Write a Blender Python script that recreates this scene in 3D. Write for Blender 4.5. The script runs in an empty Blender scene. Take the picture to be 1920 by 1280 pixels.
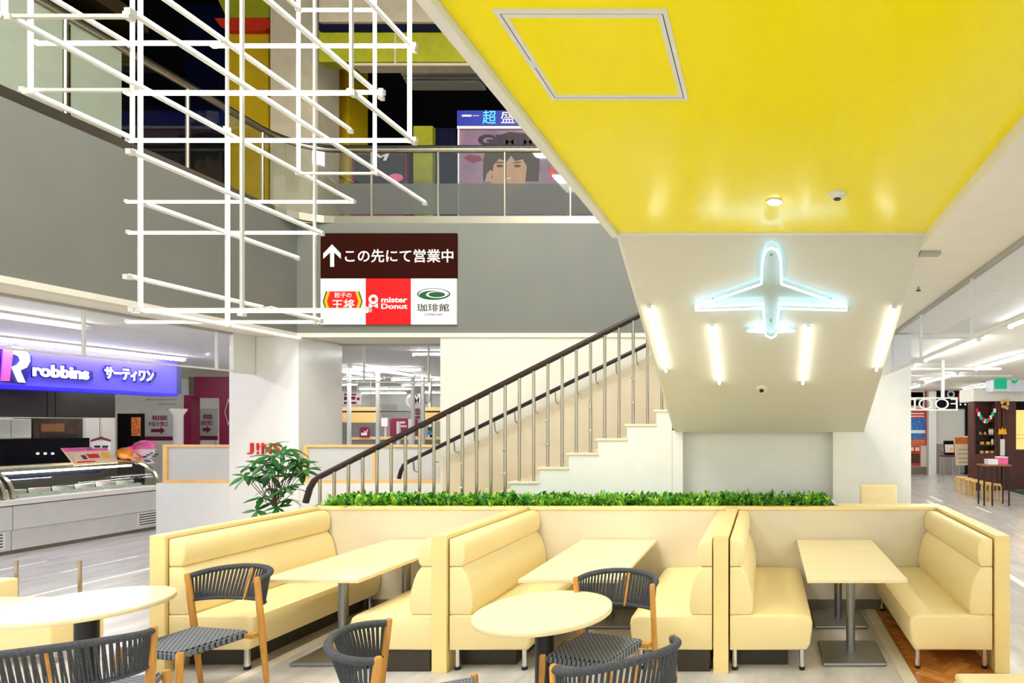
import bpy, bmesh, math, random
from mathutils import Vector, Matrix

# ---------------------------------------------------------------- camera, world, exposure
SC = bpy.context.scene
COL = SC.collection
F, U0, V0, H = 1090.0, 1437.0, 795.0, 1.9      # focal length and vanishing point in px of the 1920x1280 frame, eye height
cam_d = bpy.data.cameras.new('camera')
cam = bpy.data.objects.new('camera', cam_d)
COL.objects.link(cam)
cam.location = (0, 0, H)
cam.rotation_euler = (math.pi/2, 0, 0)
cam_d.sensor_width = 36.0
cam_d.lens = F/1920*36
cam_d.shift_x = -(U0-960)/1920
cam_d.shift_y = (V0-640)/1920
cam_d.clip_end = 200
SC.camera = cam
SC.view_settings.view_transform = 'Standard'
SC.view_settings.look = 'None'
SC.view_settings.exposure = 0.52
SC.view_settings.gamma = 1.0
SC.view_settings.use_curve_mapping = False
world = bpy.data.worlds.new('mall_ambience')
SC.world = world
world.use_nodes = True
world.node_tree.nodes['Background'].inputs[0].default_value = (0.97, 1.0, 0.98, 1)
world.node_tree.nodes['Background'].inputs[1].default_value = 0.9

FILL_PANEL_EMIT = 26.0      # added fill panels over the atrium, out of view
TUBE_EMIT = 30.0        # fluorescent fixtures
FRAME_EMIT = 3.6       # LED frame

# ---------------------------------------------------------------- helpers
R = random.Random(7)
def A(u, v, Y):
    return Vector(((u-U0)*Y/F, Y, H-(v-V0)*Y/F))
def AX(u, v, X):
    Y = X*F/(u-U0)
    return Vector((X, Y, H-(v-V0)*Y/F))
def lin(c):
    r = []
    for x in c:
        x /= 255.0
        r.append(x/12.92 if x <= 0.04045 else ((x+0.055)/1.055)**2.4)
    return (r[0], r[1], r[2], 1)

MATS = {}
def mat(name, rgb, rough=0.5, metal=0.0, var=0.04, scale=6.0, bump=0.0, bscale=60.0, emit=0.0, emit_rgb=None, coat=0.0, stretch=None, spec=0.5):
    m = bpy.data.materials.new(name); m.use_nodes = True
    nt = m.node_tree; b = nt.nodes['Principled BSDF']
    c = lin(rgb)
    tc = nt.nodes.new('ShaderNodeTexCoord')
    src = tc.outputs['Object']
    if stretch:
        mp = nt.nodes.new('ShaderNodeMapping'); mp.inputs['Scale'].default_value = stretch
        nt.links.new(src, mp.inputs['Vector']); src = mp.outputs['Vector']
    if var > 0:
        no = nt.nodes.new('ShaderNodeTexNoise'); no.inputs['Scale'].default_value = scale; no.inputs['Detail'].default_value = 4
        nt.links.new(src, no.inputs['Vector'])
        rp = nt.nodes.new('ShaderNodeValToRGB')
        lo = [max(0, x*(1-var*1.6)) for x in c[:3]]+[1]; hi = [min(1, x*(1+var)) for x in c[:3]]+[1]
        rp.color_ramp.elements[0].color = lo; rp.color_ramp.elements[1].color = hi
        rp.color_ramp.elements[0].position = 0.3; rp.color_ramp.elements[1].position = 0.7
        nt.links.new(no.outputs['Fac'], rp.inputs['Fac']); nt.links.new(rp.outputs['Color'], b.inputs['Base Color'])
    else:
        b.inputs['Base Color'].default_value = c
    b.inputs['Roughness'].default_value = rough
    b.inputs['Metallic'].default_value = metal
    b.inputs['Specular IOR Level'].default_value = spec
    b.inputs['Coat Weight'].default_value = coat
    b.inputs['Coat Roughness'].default_value = 0.08
    if bump > 0:
        n2 = nt.nodes.new('ShaderNodeTexNoise'); n2.inputs['Scale'].default_value = bscale
        nt.links.new(src, n2.inputs['Vector'])
        bm_ = nt.nodes.new('ShaderNodeBump'); bm_.inputs['Strength'].default_value = bump; bm_.inputs['Distance'].default_value = 0.01
        nt.links.new(n2.outputs['Fac'], bm_.inputs['Height']); nt.links.new(bm_.outputs['Normal'], b.inputs['Normal'])
    if emit > 0:
        b.inputs['Emission Color'].default_value = lin(emit_rgb or rgb)
        b.inputs['Emission Strength'].default_value = emit
    MATS[name] = m
    return m
def glassmat(name, tint=(235, 240, 240), refl=0.12, haze=0.0, haze_rgb=(200, 205, 200)):
    m = bpy.data.materials.new(name); m.use_nodes = True
    nt = m.node_tree; nt.nodes.clear()
    out = nt.nodes.new('ShaderNodeOutputMaterial')
    t = nt.nodes.new('ShaderNodeBsdfTransparent'); t.inputs[0].default_value = lin(tint)
    g = nt.nodes.new('ShaderNodeBsdfGlossy'); g.inputs['Roughness'].default_value = 0.03
    lw = nt.nodes.new('ShaderNodeLayerWeight'); lw.inputs['Blend'].default_value = 0.5
    pw_ = nt.nodes.new('ShaderNodeMath'); pw_.operation = 'POWER'; pw_.inputs[1].default_value = 4.0
    ml = nt.nodes.new('ShaderNodeMath'); ml.operation = 'MULTIPLY_ADD'; ml.inputs[1].default_value = 0.5; ml.inputs[2].default_value = refl*0.35
    nt.links.new(lw.outputs['Facing'], pw_.inputs[0]); nt.links.new(pw_.outputs[0], ml.inputs[0])
    mx = nt.nodes.new('ShaderNodeMixShader')
    nt.links.new(ml.outputs[0], mx.inputs[0]); nt.links.new(t.outputs[0], mx.inputs[1]); nt.links.new(g.outputs[0], mx.inputs[2])
    last = mx
    if haze > 0:
        d = nt.nodes.new('ShaderNodeBsdfDiffuse'); d.inputs[0].default_value = lin(haze_rgb)
        m2 = nt.nodes.new('ShaderNodeMixShader'); m2.inputs[0].default_value = haze
        nt.links.new(mx.outputs[0], m2.inputs[1]); nt.links.new(d.outputs[0], m2.inputs[2]); last = m2
    nt.links.new(last.outputs[0], out.inputs[0])
    MATS[name] = m
    return m

def tag(o, label=None, cat=None, group=None, kind=None):
    if label: o['label'] = label
    if cat: o['category'] = cat
    if group: o['group'] = group
    if kind: o['kind'] = kind
    return o
def thing(name, loc, label, cat, group=None):
    o = bpy.data.objects.new(name, None); COL.objects.link(o)
    o.location = loc; o.empty_display_size = 0.1
    o['wl'] = tuple(loc)
    return tag(o, label, cat, group)
def wl(o):
    return Vector(o['wl']) if o is not None else Vector((0, 0, 0))

class MB:
    """collects shapes in world coordinates, build() links them as one mesh object"""
    def __init__(s): s.bm = bmesh.new()
    def faces(s, vs, fs):
        b = [s.bm.verts.new(v) for v in vs]
        for f in fs:
            try: s.bm.faces.new([b[i] for i in f])
            except ValueError: pass
        return s
    def box(s, a, b, bev=0.0, seg=2):
        x0, x1 = sorted((a[0], b[0])); y0, y1 = sorted((a[1], b[1])); z0, z1 = sorted((a[2], b[2]))
        bm = bmesh.new()
        vs = [bm.verts.new((x, y, z)) for x in (x0, x1) for y in (y0, y1) for z in (z0, z1)]
        for f in ((0,1,3,2), (4,6,7,5), (0,4,5,1), (2,3,7,6), (0,2,6,4), (1,5,7,3)): bm.faces.new([vs[i] for i in f])
        if bev > 0:
            bmesh.ops.bevel(bm, geom=bm.edges[:], offset=bev, segments=seg, affect='EDGES', profile=0.5)
        s.merge(bm); return s
    def merge(s, bm):
        me = bpy.data.meshes.new('t'); bm.to_mesh(me); bm.free(); s.bm.from_mesh(me); bpy.data.meshes.remove(me)
    def tube(s, pts, r, n=10, cap=True):
        pts = [Vector(p) for p in pts]
        rs = r if isinstance(r, (list, tuple)) else [r]*len(pts)
        rings = []
        prev = None
        for i, p in enumerate(pts):
            d = (pts[min(i+1, len(pts)-1)]-pts[max(i-1, 0)]).normalized()
            if prev is None:
                up = Vector((0, 0, 1)) if abs(d.z) < 0.9 else Vector((0, 1, 0))
                x = d.cross(up).normalized()
            else:
                x = (prev-d*prev.dot(d)).normalized()
            prev = x; y = d.cross(x)
            rings.append([s.bm.verts.new(p+(x*math.cos(2*math.pi*k/n+math.pi/n)+y*math.sin(2*math.pi*k/n+math.pi/n))*rs[i]) for k in range(n)])
        for a, b in zip(rings, rings[1:]):
            for k in range(n): s.bm.faces.new((a[k], a[(k+1) % n], b[(k+1) % n], b[k]))
        if cap:
            s.bm.faces.new(rings[0][::-1]); s.bm.faces.new(rings[-1])
        return s
    def lathe(s, c, prof, n=32):
        c = Vector(c); rings = []
        for (r, z) in prof:
            rings.append([s.bm.verts.new(c+Vector((r*math.cos(2*math.pi*k/n), r*math.sin(2*math.pi*k/n), z))) for k in range(n)])
        for a, b in zip(rings, rings[1:]):
            for k in range(n): s.bm.faces.new((a[k], a[(k+1) % n], b[(k+1) % n], b[k]))
        s.bm.faces.new(rings[0][::-1]); s.bm.faces.new(rings[-1])
        return s
    def prism(s, pts, d):
        """closed polygon (3D points) extruded by vector d"""
        d = Vector(d); n = len(pts)
        a = [s.bm.verts.new(Vector(p)) for p in pts]; b = [s.bm.verts.new(Vector(p)+d) for p in pts]
        s.bm.faces.new(a); s.bm.faces.new(b[::-1])
        for k in range(n): s.bm.faces.new((a[k], b[k], b[(k+1) % n], a[(k+1) % n]))
        return s
    def ball(s, c, r, n=10):
        c = Vector(c); m = max(4, n//2)
        prof = [(max(1e-4, r*math.sin(math.pi*i/m)), -r*math.cos(math.pi*i/m)) for i in range(m+1)]
        return s.lathe(c, prof, n)
    def mesh(s, name, m, off=(0, 0, 0), smooth=False):
        bmesh.ops.recalc_face_normals(s.bm, faces=s.bm.faces[:])
        bmesh.ops.translate(s.bm, verts=s.bm.verts[:], vec=-Vector(off))
        me = bpy.data.meshes.new(name); s.bm.to_mesh(me); s.bm.free()
        for x in (m if isinstance(m, (list, tuple)) else [m]): me.materials.append(x if not isinstance(x, str) else MATS[x])
        if smooth:
            for p in me.polygons: p.use_smooth = True
            try: me.set_sharp_from_angle(angle=math.radians(40))
            except Exception: pass
        return me
    def build(s, name, m, parent=None, smooth=False):
        if parent is not None:
            off = wl(parent); loc = (0, 0, 0)
        else:
            vs = [v.co for v in s.bm.verts]
            off = Vector(((min(v.x for v in vs)+max(v.x for v in vs))/2, (min(v.y for v in vs)+max(v.y for v in vs))/2, min(v.z for v in vs)))
            loc = off
        me = s.mesh(name, m, off, smooth)
        o = bpy.data.objects.new(name, me); COL.objects.link(o)
        o.location = loc; o['wl'] = tuple(off)
        if parent is not None: o.parent = parent
        return o
def inst(name, me, parent, M):
    o = bpy.data.objects.new(name, me); COL.objects.link(o)
    o.parent = parent; o.matrix_local = M
    return o
def copy_tree(o, parent=None):
    c = o.copy(); COL.objects.link(c); c.parent = parent
    for ch in list(o.children): copy_tree(ch, c)
    return c
def struct(name, mb, m, label=None, parent=None, smooth=False):
    o = mb.build(name, m, parent, smooth)
    if parent is None: tag(o, label, kind='structure')
    return o
def bx(a, b, bev=0.0, seg=2): return MB().box(a, b, bev, seg)
def fbox(u0, v0, u1, v1, Y, th, bev=0.0):
    a = A(u0, v1, Y); b = A(u1, v0, Y)
    return MB().box((a.x, Y, a.z), (b.x, Y+th, b.z), bev)
def fpoly(pts, Y, th=0.004):
    return MB().prism([A(u, v, Y) for u, v in pts], (0, th, 0))
def spoly(pts, X, th=0.004):
    return MB().prism([AX(u, v, X) for u, v in pts], (-th, 0, 0))
FRONT = (Vector((1, 0, 0)), Vector((0, 0, 1)))
SIDE = (Vector((0, 1, 0)), Vector((0, 0, 1)))
BACK = (Vector((-1, 0, 0)), Vector((0, 0, 1)))
def text(name, s, org, w, h, m, parent, frame=FRONT, depth=0.004, bold=0.0, shear=0.0):
    """flat lettering whose lower-left corner is org and which fills w x h"""
    cu = bpy.data.curves.new('t', 'FONT'); cu.body = s; cu.size = 1; cu.offset = bold; cu.resolution_u = 3; cu.shear = shear
    cu.extrude = 0.02; cu.space_line = 0.9; cu.align_x = 'CENTER'
    o = bpy.data.objects.new('t', cu); COL.objects.link(o)
    dg = bpy.context.evaluated_depsgraph_get()
    me = bpy.data.meshes.new_from_object(o.evaluated_get(dg))
    bpy.data.objects.remove(o); bpy.data.curves.remove(cu)
    vs = [v.co.copy() for v in me.vertices]
    x0, x1 = min(v.x for v in vs), max(v.x for v in vs); y0, y1 = min(v.y for v in vs), max(v.y for v in vs)
    ex, ey = frame; n = ex.cross(ey); org = Vector(org)-wl(parent)
    for v in me.vertices:
        a = (v.co.x-x0)/(x1-x0)*w; b = (v.co.y-y0)/(y1-y0)*h; c = (v.co.z/0.02+1)/2*depth
        v.co = org+ex*a+ey*b+n*c
    me.materials.clear(); me.materials.append(MATS[m])
    me.name = name
    ob = bpy.data.objects.new(name, me); COL.objects.link(ob)
    if parent is not None: ob.parent = parent
    return ob
def ftext(name, s, u0, v0, u1, v1, Y, m, parent, **k):
    a = A(u0, v1, Y); b = A(u1, v0, Y)
    return text(name, s, a, b.x-a.x, b.z-a.z, m, parent, **k)

# ---------------------------------------------------------------- materials
mat('white_paint', (229, 229, 223), 0.6, var=0.015)
mat('white_gloss', (238, 236, 230), 0.25, var=0.01)
mat('cream_paint', (226, 222, 208), 0.6, var=0.015)
mat('ceiling_white', (240, 236, 226), 0.7, var=0.015)
mat('grey_wall', (118, 120, 113), 0.55, var=0.03, scale=2)
mat('yellow_gloss', (255, 239, 0), 0.2, var=0.004, spec=0.28)
mat('hull_white', (212, 212, 200), 0.45, var=0.01)
mat('marble', (210, 196, 166), 0.09, var=0.05, scale=1.6, coat=0.3)
mat('tread_cream', (226, 214, 186), 0.35, var=0.03)
mat('vinyl', (252, 231, 169), 0.38, var=0.01, bump=0.015, bscale=90)
mat('maple', (252, 225, 154), 0.38, var=0.03, scale=3, stretch=(1, 1, 1))
mat('maple_top', (250, 232, 182), 0.3, var=0.03, scale=3, stretch=(0.6, 4, 1))
mat('booth_panel', (226, 217, 193), 0.45, var=0.015)
mat('kick_grey', (120, 112, 98), 0.6, var=0.05)
mat('teak', (204, 146, 62), 0.45, var=0.16, scale=7, stretch=(8, 8, 0.7))
mat('rope', (76, 79, 84), 0.9, var=0.25, scale=120, bump=0.5, bscale=350)
mat('steel', (186, 178, 156), 0.28, metal=1.0, var=0.03)
mat('chrome', (225, 225, 225), 0.12, metal=1.0, var=0)
mat('brushed', (150, 152, 152), 0.4, metal=0.9, var=0.03)
mat('dark_wood', (40, 20, 9), 0.4, var=0.15, scale=10)
mat('black', (14, 14, 14), 0.4, var=0)
mat('soft_black', (14, 14, 18), 0.7, var=0.05, spec=0.15)
mat('navy', (10, 16, 52), 0.6, var=0.1, spec=0.2)
mat('oak_trim', (240, 195, 125), 0.45, var=0.05, scale=10)
mat('frost', (205, 205, 200), 0.5, var=0.02)
mat('sign_brown', (46, 11, 4), 0.8, var=0.02, spec=0.08)
mat('sign_white', (240, 238, 236), 0.5, var=0)
mat('sign_red', (226, 0, 8), 0.45, var=0)
mat('logo_red', (222, 28, 20), 0.5, var=0)
mat('logo_yellow', (250, 185, 10), 0.5, var=0)
mat('logo_green', (10, 84, 40), 0.5, var=0)
mat('ink', (22, 22, 22), 0.5, var=0)
mat('maroon', (128, 14, 58), 0.5, var=0.04)
mat('leaf_dark', (34, 112, 36), 0.4, var=0.3, scale=9)
mat('leaf_bright', (104, 182, 36), 0.5, var=0.5, scale=14)
mat('leaf_pale', (190, 220, 80), 0.5, var=0.35, scale=14)
mat('stem', (92, 74, 48), 0.7, var=0.2, scale=20)
mat('plinth', (58, 50, 38), 0.6, var=0.05)
mat('soil', (40, 34, 26), 0.9, var=0.3, scale=30)
mat('violet_sign', (72, 60, 205), 0.4, var=0.06, scale=2, emit=0.35)
mat('blue_edge', (30, 14, 210), 0.4, var=0, emit=0.5)
mat('blue_letter_side', (16, 10, 120), 0.4, var=0)
mat('lit_white', (255, 255, 255), 0.4, var=0, emit=1.2)
mat('pink', (250, 70, 150), 0.45, var=0, emit=0.3)
mat('pink_matte', (246, 104, 160), 0.5, var=0.1)
mat('orange', (240, 140, 40), 0.4, var=0.15, scale=12)
mat('counter_grey', (214, 212, 208), 0.4, var=0.02)
mat('counter_white', (236, 232, 224), 0.35, var=0.02)
mat('hood', (52, 50, 44), 0.3, metal=0.5, var=0.08)
mat('oven', (66, 46, 24), 0.45, var=0.35, scale=6)
mat('menu_print', (250, 216, 170), 0.5, var=0.12, scale=20)
mat('tub_cream', (216, 206, 170), 0.5, var=0.3, scale=14)
mat('lime', (188, 186, 30), 0.6, var=0.08)
mat('mustard', (240, 196, 0), 0.6, var=0.06, scale=3)
mat('dim_beige', (232, 214, 182), 0.6, var=0.05)
mat('dim_green_white', (228, 232, 210), 0.5, var=0.03)
mat('dark_bronze', (74, 62, 40), 0.35, metal=0.6, var=0.1)
mat('red_banner', (236, 56, 20), 0.5, var=0.05)
mat('poster_mauve', (150, 112, 140), 0.5, var=0.25, scale=2)
mat('poster_skin', (196, 150, 118), 0.6, var=0.06)
mat('poster_hair', (62, 50, 34), 0.6, var=0.2)
mat('poster_ink', (34, 16, 42), 0.5, var=0)
mat('poster_dark', (26, 22, 34), 0.5, var=0.3)
mat('sign_blue', (20, 40, 150), 0.5, var=0.05, emit=0.25)
mat('sign_cyan', (80, 180, 240), 0.5, var=0, emit=0.8)
mat('brown_shop', (84, 34, 22), 0.45, var=0.15, scale=6)
mat('shutter', (206, 208, 200), 0.5, var=0.02)
mat('shutter_grey', (140, 138, 132), 0.5, var=0.03)
mat('poster_red', (196, 40, 30), 0.5, var=0.1)
mat('poster_blue', (50, 120, 200), 0.5, var=0.5, scale=14)
mat('poster_orange', (226, 120, 60), 0.5, var=0.4, scale=16)
mat('poster_cream', (240, 222, 190), 0.5, var=0.08)
mat('green_logo', (0, 170, 120), 0.5, var=0, emit=0.3)
mat('sign_grey', (186, 190, 196), 0.4, var=0.05, emit=0.25)
mat('birch', (232, 190, 110), 0.45, var=0.08, scale=9)
mat('table_brown', (150, 96, 50), 0.45, var=0.15, scale=8)
mat('warm_window', (255, 200, 120), 0.5, var=0.1, emit=0.7)
mat('green_mat', (10, 90, 60), 0.8, var=0.1)
mat('store_blue', (60, 110, 190), 0.5, var=0.1)
mat('frame_alu', (205, 204, 196), 0.4, var=0, metal=0.0)
mat('led_white', (255, 253, 246), 0.5, var=0, emit=FRAME_EMIT)
mat('fluo', (255, 255, 255), 0.5, var=0, emit=TUBE_EMIT)
mat('fill_panel', (255, 250, 240), 0.5, var=0, emit=FILL_PANEL_EMIT)
mat('bar_light', (255, 250, 240), 0.5, var=0, emit=9.0)
mat('neon', (205, 240, 255), 0.5, var=0, emit=4.0, emit_rgb=(196, 230, 255))
mat('downlight', (255, 255, 250), 0.5, var=0, emit=22.0)
mat('strip_cream', (226, 218, 198), 0.5, var=0.04)
mat('floor_line', (246, 244, 240), 0.4, var=0.03)
mat('ceil_metal', (178, 176, 166), 0.4, metal=0.4, var=0.02)
glassmat('glass', (238, 242, 240), 0.10)
glassmat('glass_smoke', (246, 248, 252), 0.06, 0.05, (236, 236, 248))
glassmat('glass_frost', (205, 210, 205), 0.08, 0.45, (120, 122, 118))
glassmat('glass_case', (228, 232, 226), 0.14)
glassmat('acrylic', (246, 251, 253), 0.08, 0.012, (230, 244, 250))
def floor_material():
    m = bpy.data.materials.new('floor_stone'); m.use_nodes = True
    nt = m.node_tree; b = nt.nodes['Principled BSDF']
    tc = nt.nodes.new('ShaderNodeTexCoord'); mp = nt.nodes.new('ShaderNodeMapping')
    mp.inputs['Scale'].default_value = (2.2, 0.55, 1); mp.inputs['Rotation'].default_value = (0, 0, 0.35)
    n1 = nt.nodes.new('ShaderNodeTexNoise'); n1.inputs['Scale'].default_value = 2.6; n1.inputs['Detail'].default_value = 7; n1.inputs['Roughness'].default_value = 0.62
    rp = nt.nodes.new('ShaderNodeValToRGB')
    rp.color_ramp.elements[0].color = lin((178, 174, 168)); rp.color_ramp.elements[0].position = 0.3
    rp.color_ramp.elements[1].color = lin((216, 212, 206)); rp.color_ramp.elements[1].position = 0.72
    nt.links.new(tc.outputs['Object'], mp.inputs['Vector']); nt.links.new(mp.outputs['Vector'], n1.inputs['Vector'])
    nt.links.new(n1.outputs['Fac'], rp.inputs['Fac']); nt.links.new(rp.outputs['Color'], b.inputs['Base Color'])
    b.inputs['Roughness'].default_value = 0.22; b.inputs['Specular IOR Level'].default_value = 0.4
    MATS['floor_stone'] = m
floor_material()
def weave_material():
    m = bpy.data.materials.new('rope_weave'); m.use_nodes = True
    nt = m.node_tree; b = nt.nodes['Principled BSDF']
    tc = nt.nodes.new('ShaderNodeTexCoord'); sp_ = nt.nodes.new('ShaderNodeSeparateXYZ')
    nt.links.new(tc.outputs['Object'], sp_.inputs[0])
    def mth(op, a, v=None, c=None):
        n = nt.nodes.new('ShaderNodeMath'); n.operation = op; nt.links.new(a, n.inputs[0])
        if v is not None:
            if isinstance(v, float): n.inputs[1].default_value = v
            else: nt.links.new(v, n.inputs[1])
        return n.outputs[0]
    k = 2*math.pi/0.034
    sx = mth('SINE', mth('MULTIPLY', sp_.outputs[0], k)); sy = mth('SINE', mth('MULTIPLY', sp_.outputs[1], k))
    pr = mth('MULTIPLY', sx, sy)
    rp = nt.nodes.new('ShaderNodeValToRGB')
    rp.color_ramp.elements[0].position = 0.30; rp.color_ramp.elements[0].color = lin((124, 129, 137))
    rp.color_ramp.elements[1].position = 0.62; rp.color_ramp.elements[1].color = lin((30, 32, 36))
    nt.links.new(pr, rp.inputs['Fac']); nt.links.new(rp.outputs['Color'], b.inputs['Base Color'])
    bp = nt.nodes.new('ShaderNodeBump'); bp.invert = True; bp.inputs['Strength'].default_value = 0.7; bp.inputs['Distance'].default_value = 0.006
    nt.links.new(pr, bp.inputs['Height']); nt.links.new(bp.outputs['Normal'], b.inputs['Normal'])
    b.inputs['Roughness'].default_value = 0.85
    MATS['rope_weave'] = m
weave_material()
def plank_material():
    for i, c in enumerate(((206, 138, 66), (186, 118, 52), (220, 156, 84))):
        mat('oak_plank_%d' % i, c, 0.3, var=0.2, scale=6, stretch=(1, 12, 1))
plank_material()

# ================================================================ the building
CZ = 3.14          # ceiling of the lower floor
UZ = 4.70          # top of the grey bulkhead
XL = -6.54         # left bulkhead
YB = 8.10          # back bulkhead
BX0, BX1 = -1.027, 1.105   # bridge
BZ = 3.23
struct('floor', bx((-22, -6, -0.1), (14, 30, 0)), 'floor_stone', 'pale grey mottled stone floor running through the hall')
struct('ceiling_left', bx((-22, -1.5, CZ), (XL-0.13, 30, CZ+0.12)), 'ceiling_white', 'white ceiling over the ice cream shop side')
struct('ceiling_back', bx((XL-0.13, YB+0.13, CZ), (BX1, 30, CZ+0.12)), 'ceiling_white', 'white ceiling over the shops behind the stairs')
struct('ceiling_right', bx((BX1, -1.5, CZ+0.02), (14, 30, CZ+0.14)), 'ceiling_white', 'white ceiling over the right hand corridor')
struct('floor_upper_left', bx((-22, -1.5, UZ-0.2), (XL-0.1, 30, UZ-0.05)), 'grey_wall', 'upper floor slab on the left of the atrium')
struct('floor_upper_back', bx((XL-0.1, YB+0.1, UZ-0.2), (14, 30, UZ-0.05)), 'grey_wall', 'upper floor slab behind the atrium')
struct('wall_bulkhead_left', bx((XL-0.12, -1.5, CZ+0.001), (XL, YB, UZ)), 'grey_wall', 'dark grey painted bulkhead on the left of the atrium')
struct('wall_bulkhead_back', bx((XL, YB, CZ), (3.0, YB+0.12, UZ)), 'grey_wall', 'dark grey painted bulkhead behind the stairs')
struct('trim_1', bx((XL-0.14, -1.5, CZ-0.03), (XL+0.012, YB, CZ+0.03)), 'cream_paint', 'cream edge strip under the left grey bulkhead')
struct('trim_2', bx((XL, YB-0.012, CZ-0.03), (3.0, YB+0.14, CZ+0.03)), 'cream_paint', 'cream edge strip under the back grey bulkhead')
# atrium shell above
struct('ceiling_atrium', bx((-22, -1.5, 12.0), (14, 15, 12.1)), 'soft_black', 'dark ceiling high over the atrium')
struct('wall_upper_back', bx((-14, 14.0, UZ-0.05), (14, 14.1, 12.0)), 'navy', 'dark navy back wall of the closed upper shop')
struct('wall_upper_left', bx((-14.1, -1.5, UZ-0.05), (-14, 14, 12.0)), 'soft_black', 'dark left wall of the upper floor')
# lower end walls far behind
struct('wall_far', bx((-22, 24.0, 0), (14, 24.1, CZ)), 'white_paint', 'white end wall far behind the shops')
struct('wall_far_left', bx((-16.1, -1.5, 0), (-16, 24, CZ)), 'white_paint', 'white wall behind the ice cream kitchen')

# bridge with yellow underside and the white underside of the upper flight
YT, YBm, ZBm = 4.04, 6.60, 1.81
br = MB().box((BX0, -2.5, BZ), (BX1, YT, BZ+0.5))
struct('ceiling_bridge', br, 'yellow_gloss', 'glossy yellow underside of the bridge overhead')
pts = [(BX0, YT+0.001, BZ), (BX0, YBm, ZBm), (BX0, 8.05, ZBm), (BX0, 8.05, ZBm+0.42), (BX0, YBm, ZBm+0.42), (BX0, YT+0.001, BZ+0.5)]
hull = struct('ceiling_flight', MB().prism([Vector(p) for p in pts], (BX1-BX0, 0, 0)), 'hull_white', 'white sloping underside of the upper stair flight')
tr = MB().box((BX0-0.045, -2.5, BZ-0.035), (BX0-0.001, YT, BZ+0.55))
struct('trim_3', tr, 'white_paint', 'white edge board along the yellow bridge underside')
struct('trim_4', bx((BX0-0.02, YT-0.012, BZ-0.012), (BX1, YT+0.012, BZ)), 'white_paint', 'thin white line where yellow meets the white slope')
side = [(BX0-0.001, YT, BZ+0.03), (BX0-0.001, YBm, ZBm+0.03), (BX0-0.012, YBm, ZBm+1.3), (BX0-0.012, YT, BZ+1.2)]
struct('wall_flight_left', MB().prism([Vector(p) for p in side], (-0.03, 0, 0)), 'white_paint', 'white side panel of the upper flight')
# access hatch in the yellow underside
ht = thing('access_hatch', (-0.6, 2.1, BZ-0.02), 'white framed square access hatch in the yellow bridge underside', 'hatch')
hx0, hx1, hy0, hy1 = -0.878, -0.318, 1.861, 2.38
def ring(x0, x1, y0, y1, w, z0, z1):
    m = MB()
    m.box((x0, y0, z0), (x1, y0+w, z1)); m.box((x0, y1-w, z0), (x1, y1, z1)); m.box((x0, y0+w, z0), (x0+w, y1-w, z1)); m.box((x1-w, y0+w, z0), (x1, y1-w, z1))
    return m
ring(hx0, hx1, hy0, hy1, 0.016, BZ-0.006, BZ).build('outer_frame', 'white_paint', ht)
ring(hx0+0.016, hx1-0.016, hy0+0.016, hy1-0.016, 0.004, BZ-0.001, BZ).build('gap', 'ink', ht)
ring(hx0+0.02, hx1-0.02, hy0+0.02, hy1-0.02, 0.016, BZ-0.005, BZ).build('inner_frame', 'white_paint', ht)
bx((hx0+0.036, hy0+0.036, BZ-0.003), (hx1-0.036, hy1-0.036, BZ)).build('door_panel', 'yellow_gloss', ht)
bx((hx0+0.016, 2.12, BZ-0.007), (hx0+0.03, 2.16, BZ)).build('latch', 'white_paint', ht)
# ceiling things on the yellow
def detector(p, label, group=None):
    t = thing('smoke_detector', p, label, 'detector', group)
    MB().lathe(p, [(0.052, 0), (0.052, -0.012), (0.03, -0.02), (0.028, -0.03), (0.01, -0.034)], 20).build('base', 'white_paint', t, True)
    MB().lathe(Vector(p)+Vector((0, 0, -0.022)), [(0.022, 0), (0.02, -0.016)], 12).build('sensor', 'ink', t)
    return t
p = A(1570, 362, BZ and (BZ-H)*F/(V0-362)); p.z = BZ
detector(p, 'small round detector on the yellow bridge underside')
def downlight(p, label, power=0):
    t = thing('downlight', p, label, 'downlight', 'downlights under the bridge')
    MB().lathe(p, [(0.05, 0), (0.05, -0.006), (0.04, -0.008), (0.04, -0.002)], 24).build('rim', 'white_paint', t)
    MB().lathe(Vector(p)+Vector((0, 0, -0.0085)), [(0.036, 0), (0.036, -0.004)], 24).build('lamp', 'downlight', t)
    return t
downlight(Vector((0.048, 3.47, BZ)), 'lit round downlight near the end of the yellow underside')
for k, y in enumerate((0.4, -1.2)):  # unseen downlights, added to light the booths from the front
    downlight(Vector((0.048, y, BZ)), 'added unseen downlight in the yellow underside %s the viewer' % ('above', 'behind')[k])
# slope frame: s along the slope (0 at the yellow edge), x across
SL = Vector((0, YBm-YT, ZBm-BZ)); SLEN = SL.length; SD = SL.normalized(); SN = Vector((0, SD.z, -SD.y)).normalized()
if SN.z > 0: SN = -SN
def onslope(u, v, off=0.0):
    # ray from the eye meets the slope plane
    d = Vector(((u-U0)/F, 1.0, -(v-V0)/F)); o = Vector((0, 0, H)); p0 = Vector((0, YT, BZ))
    t = (p0-o).dot(SN)/d.dot(SN)
    return o+d*t+SN*off
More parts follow.
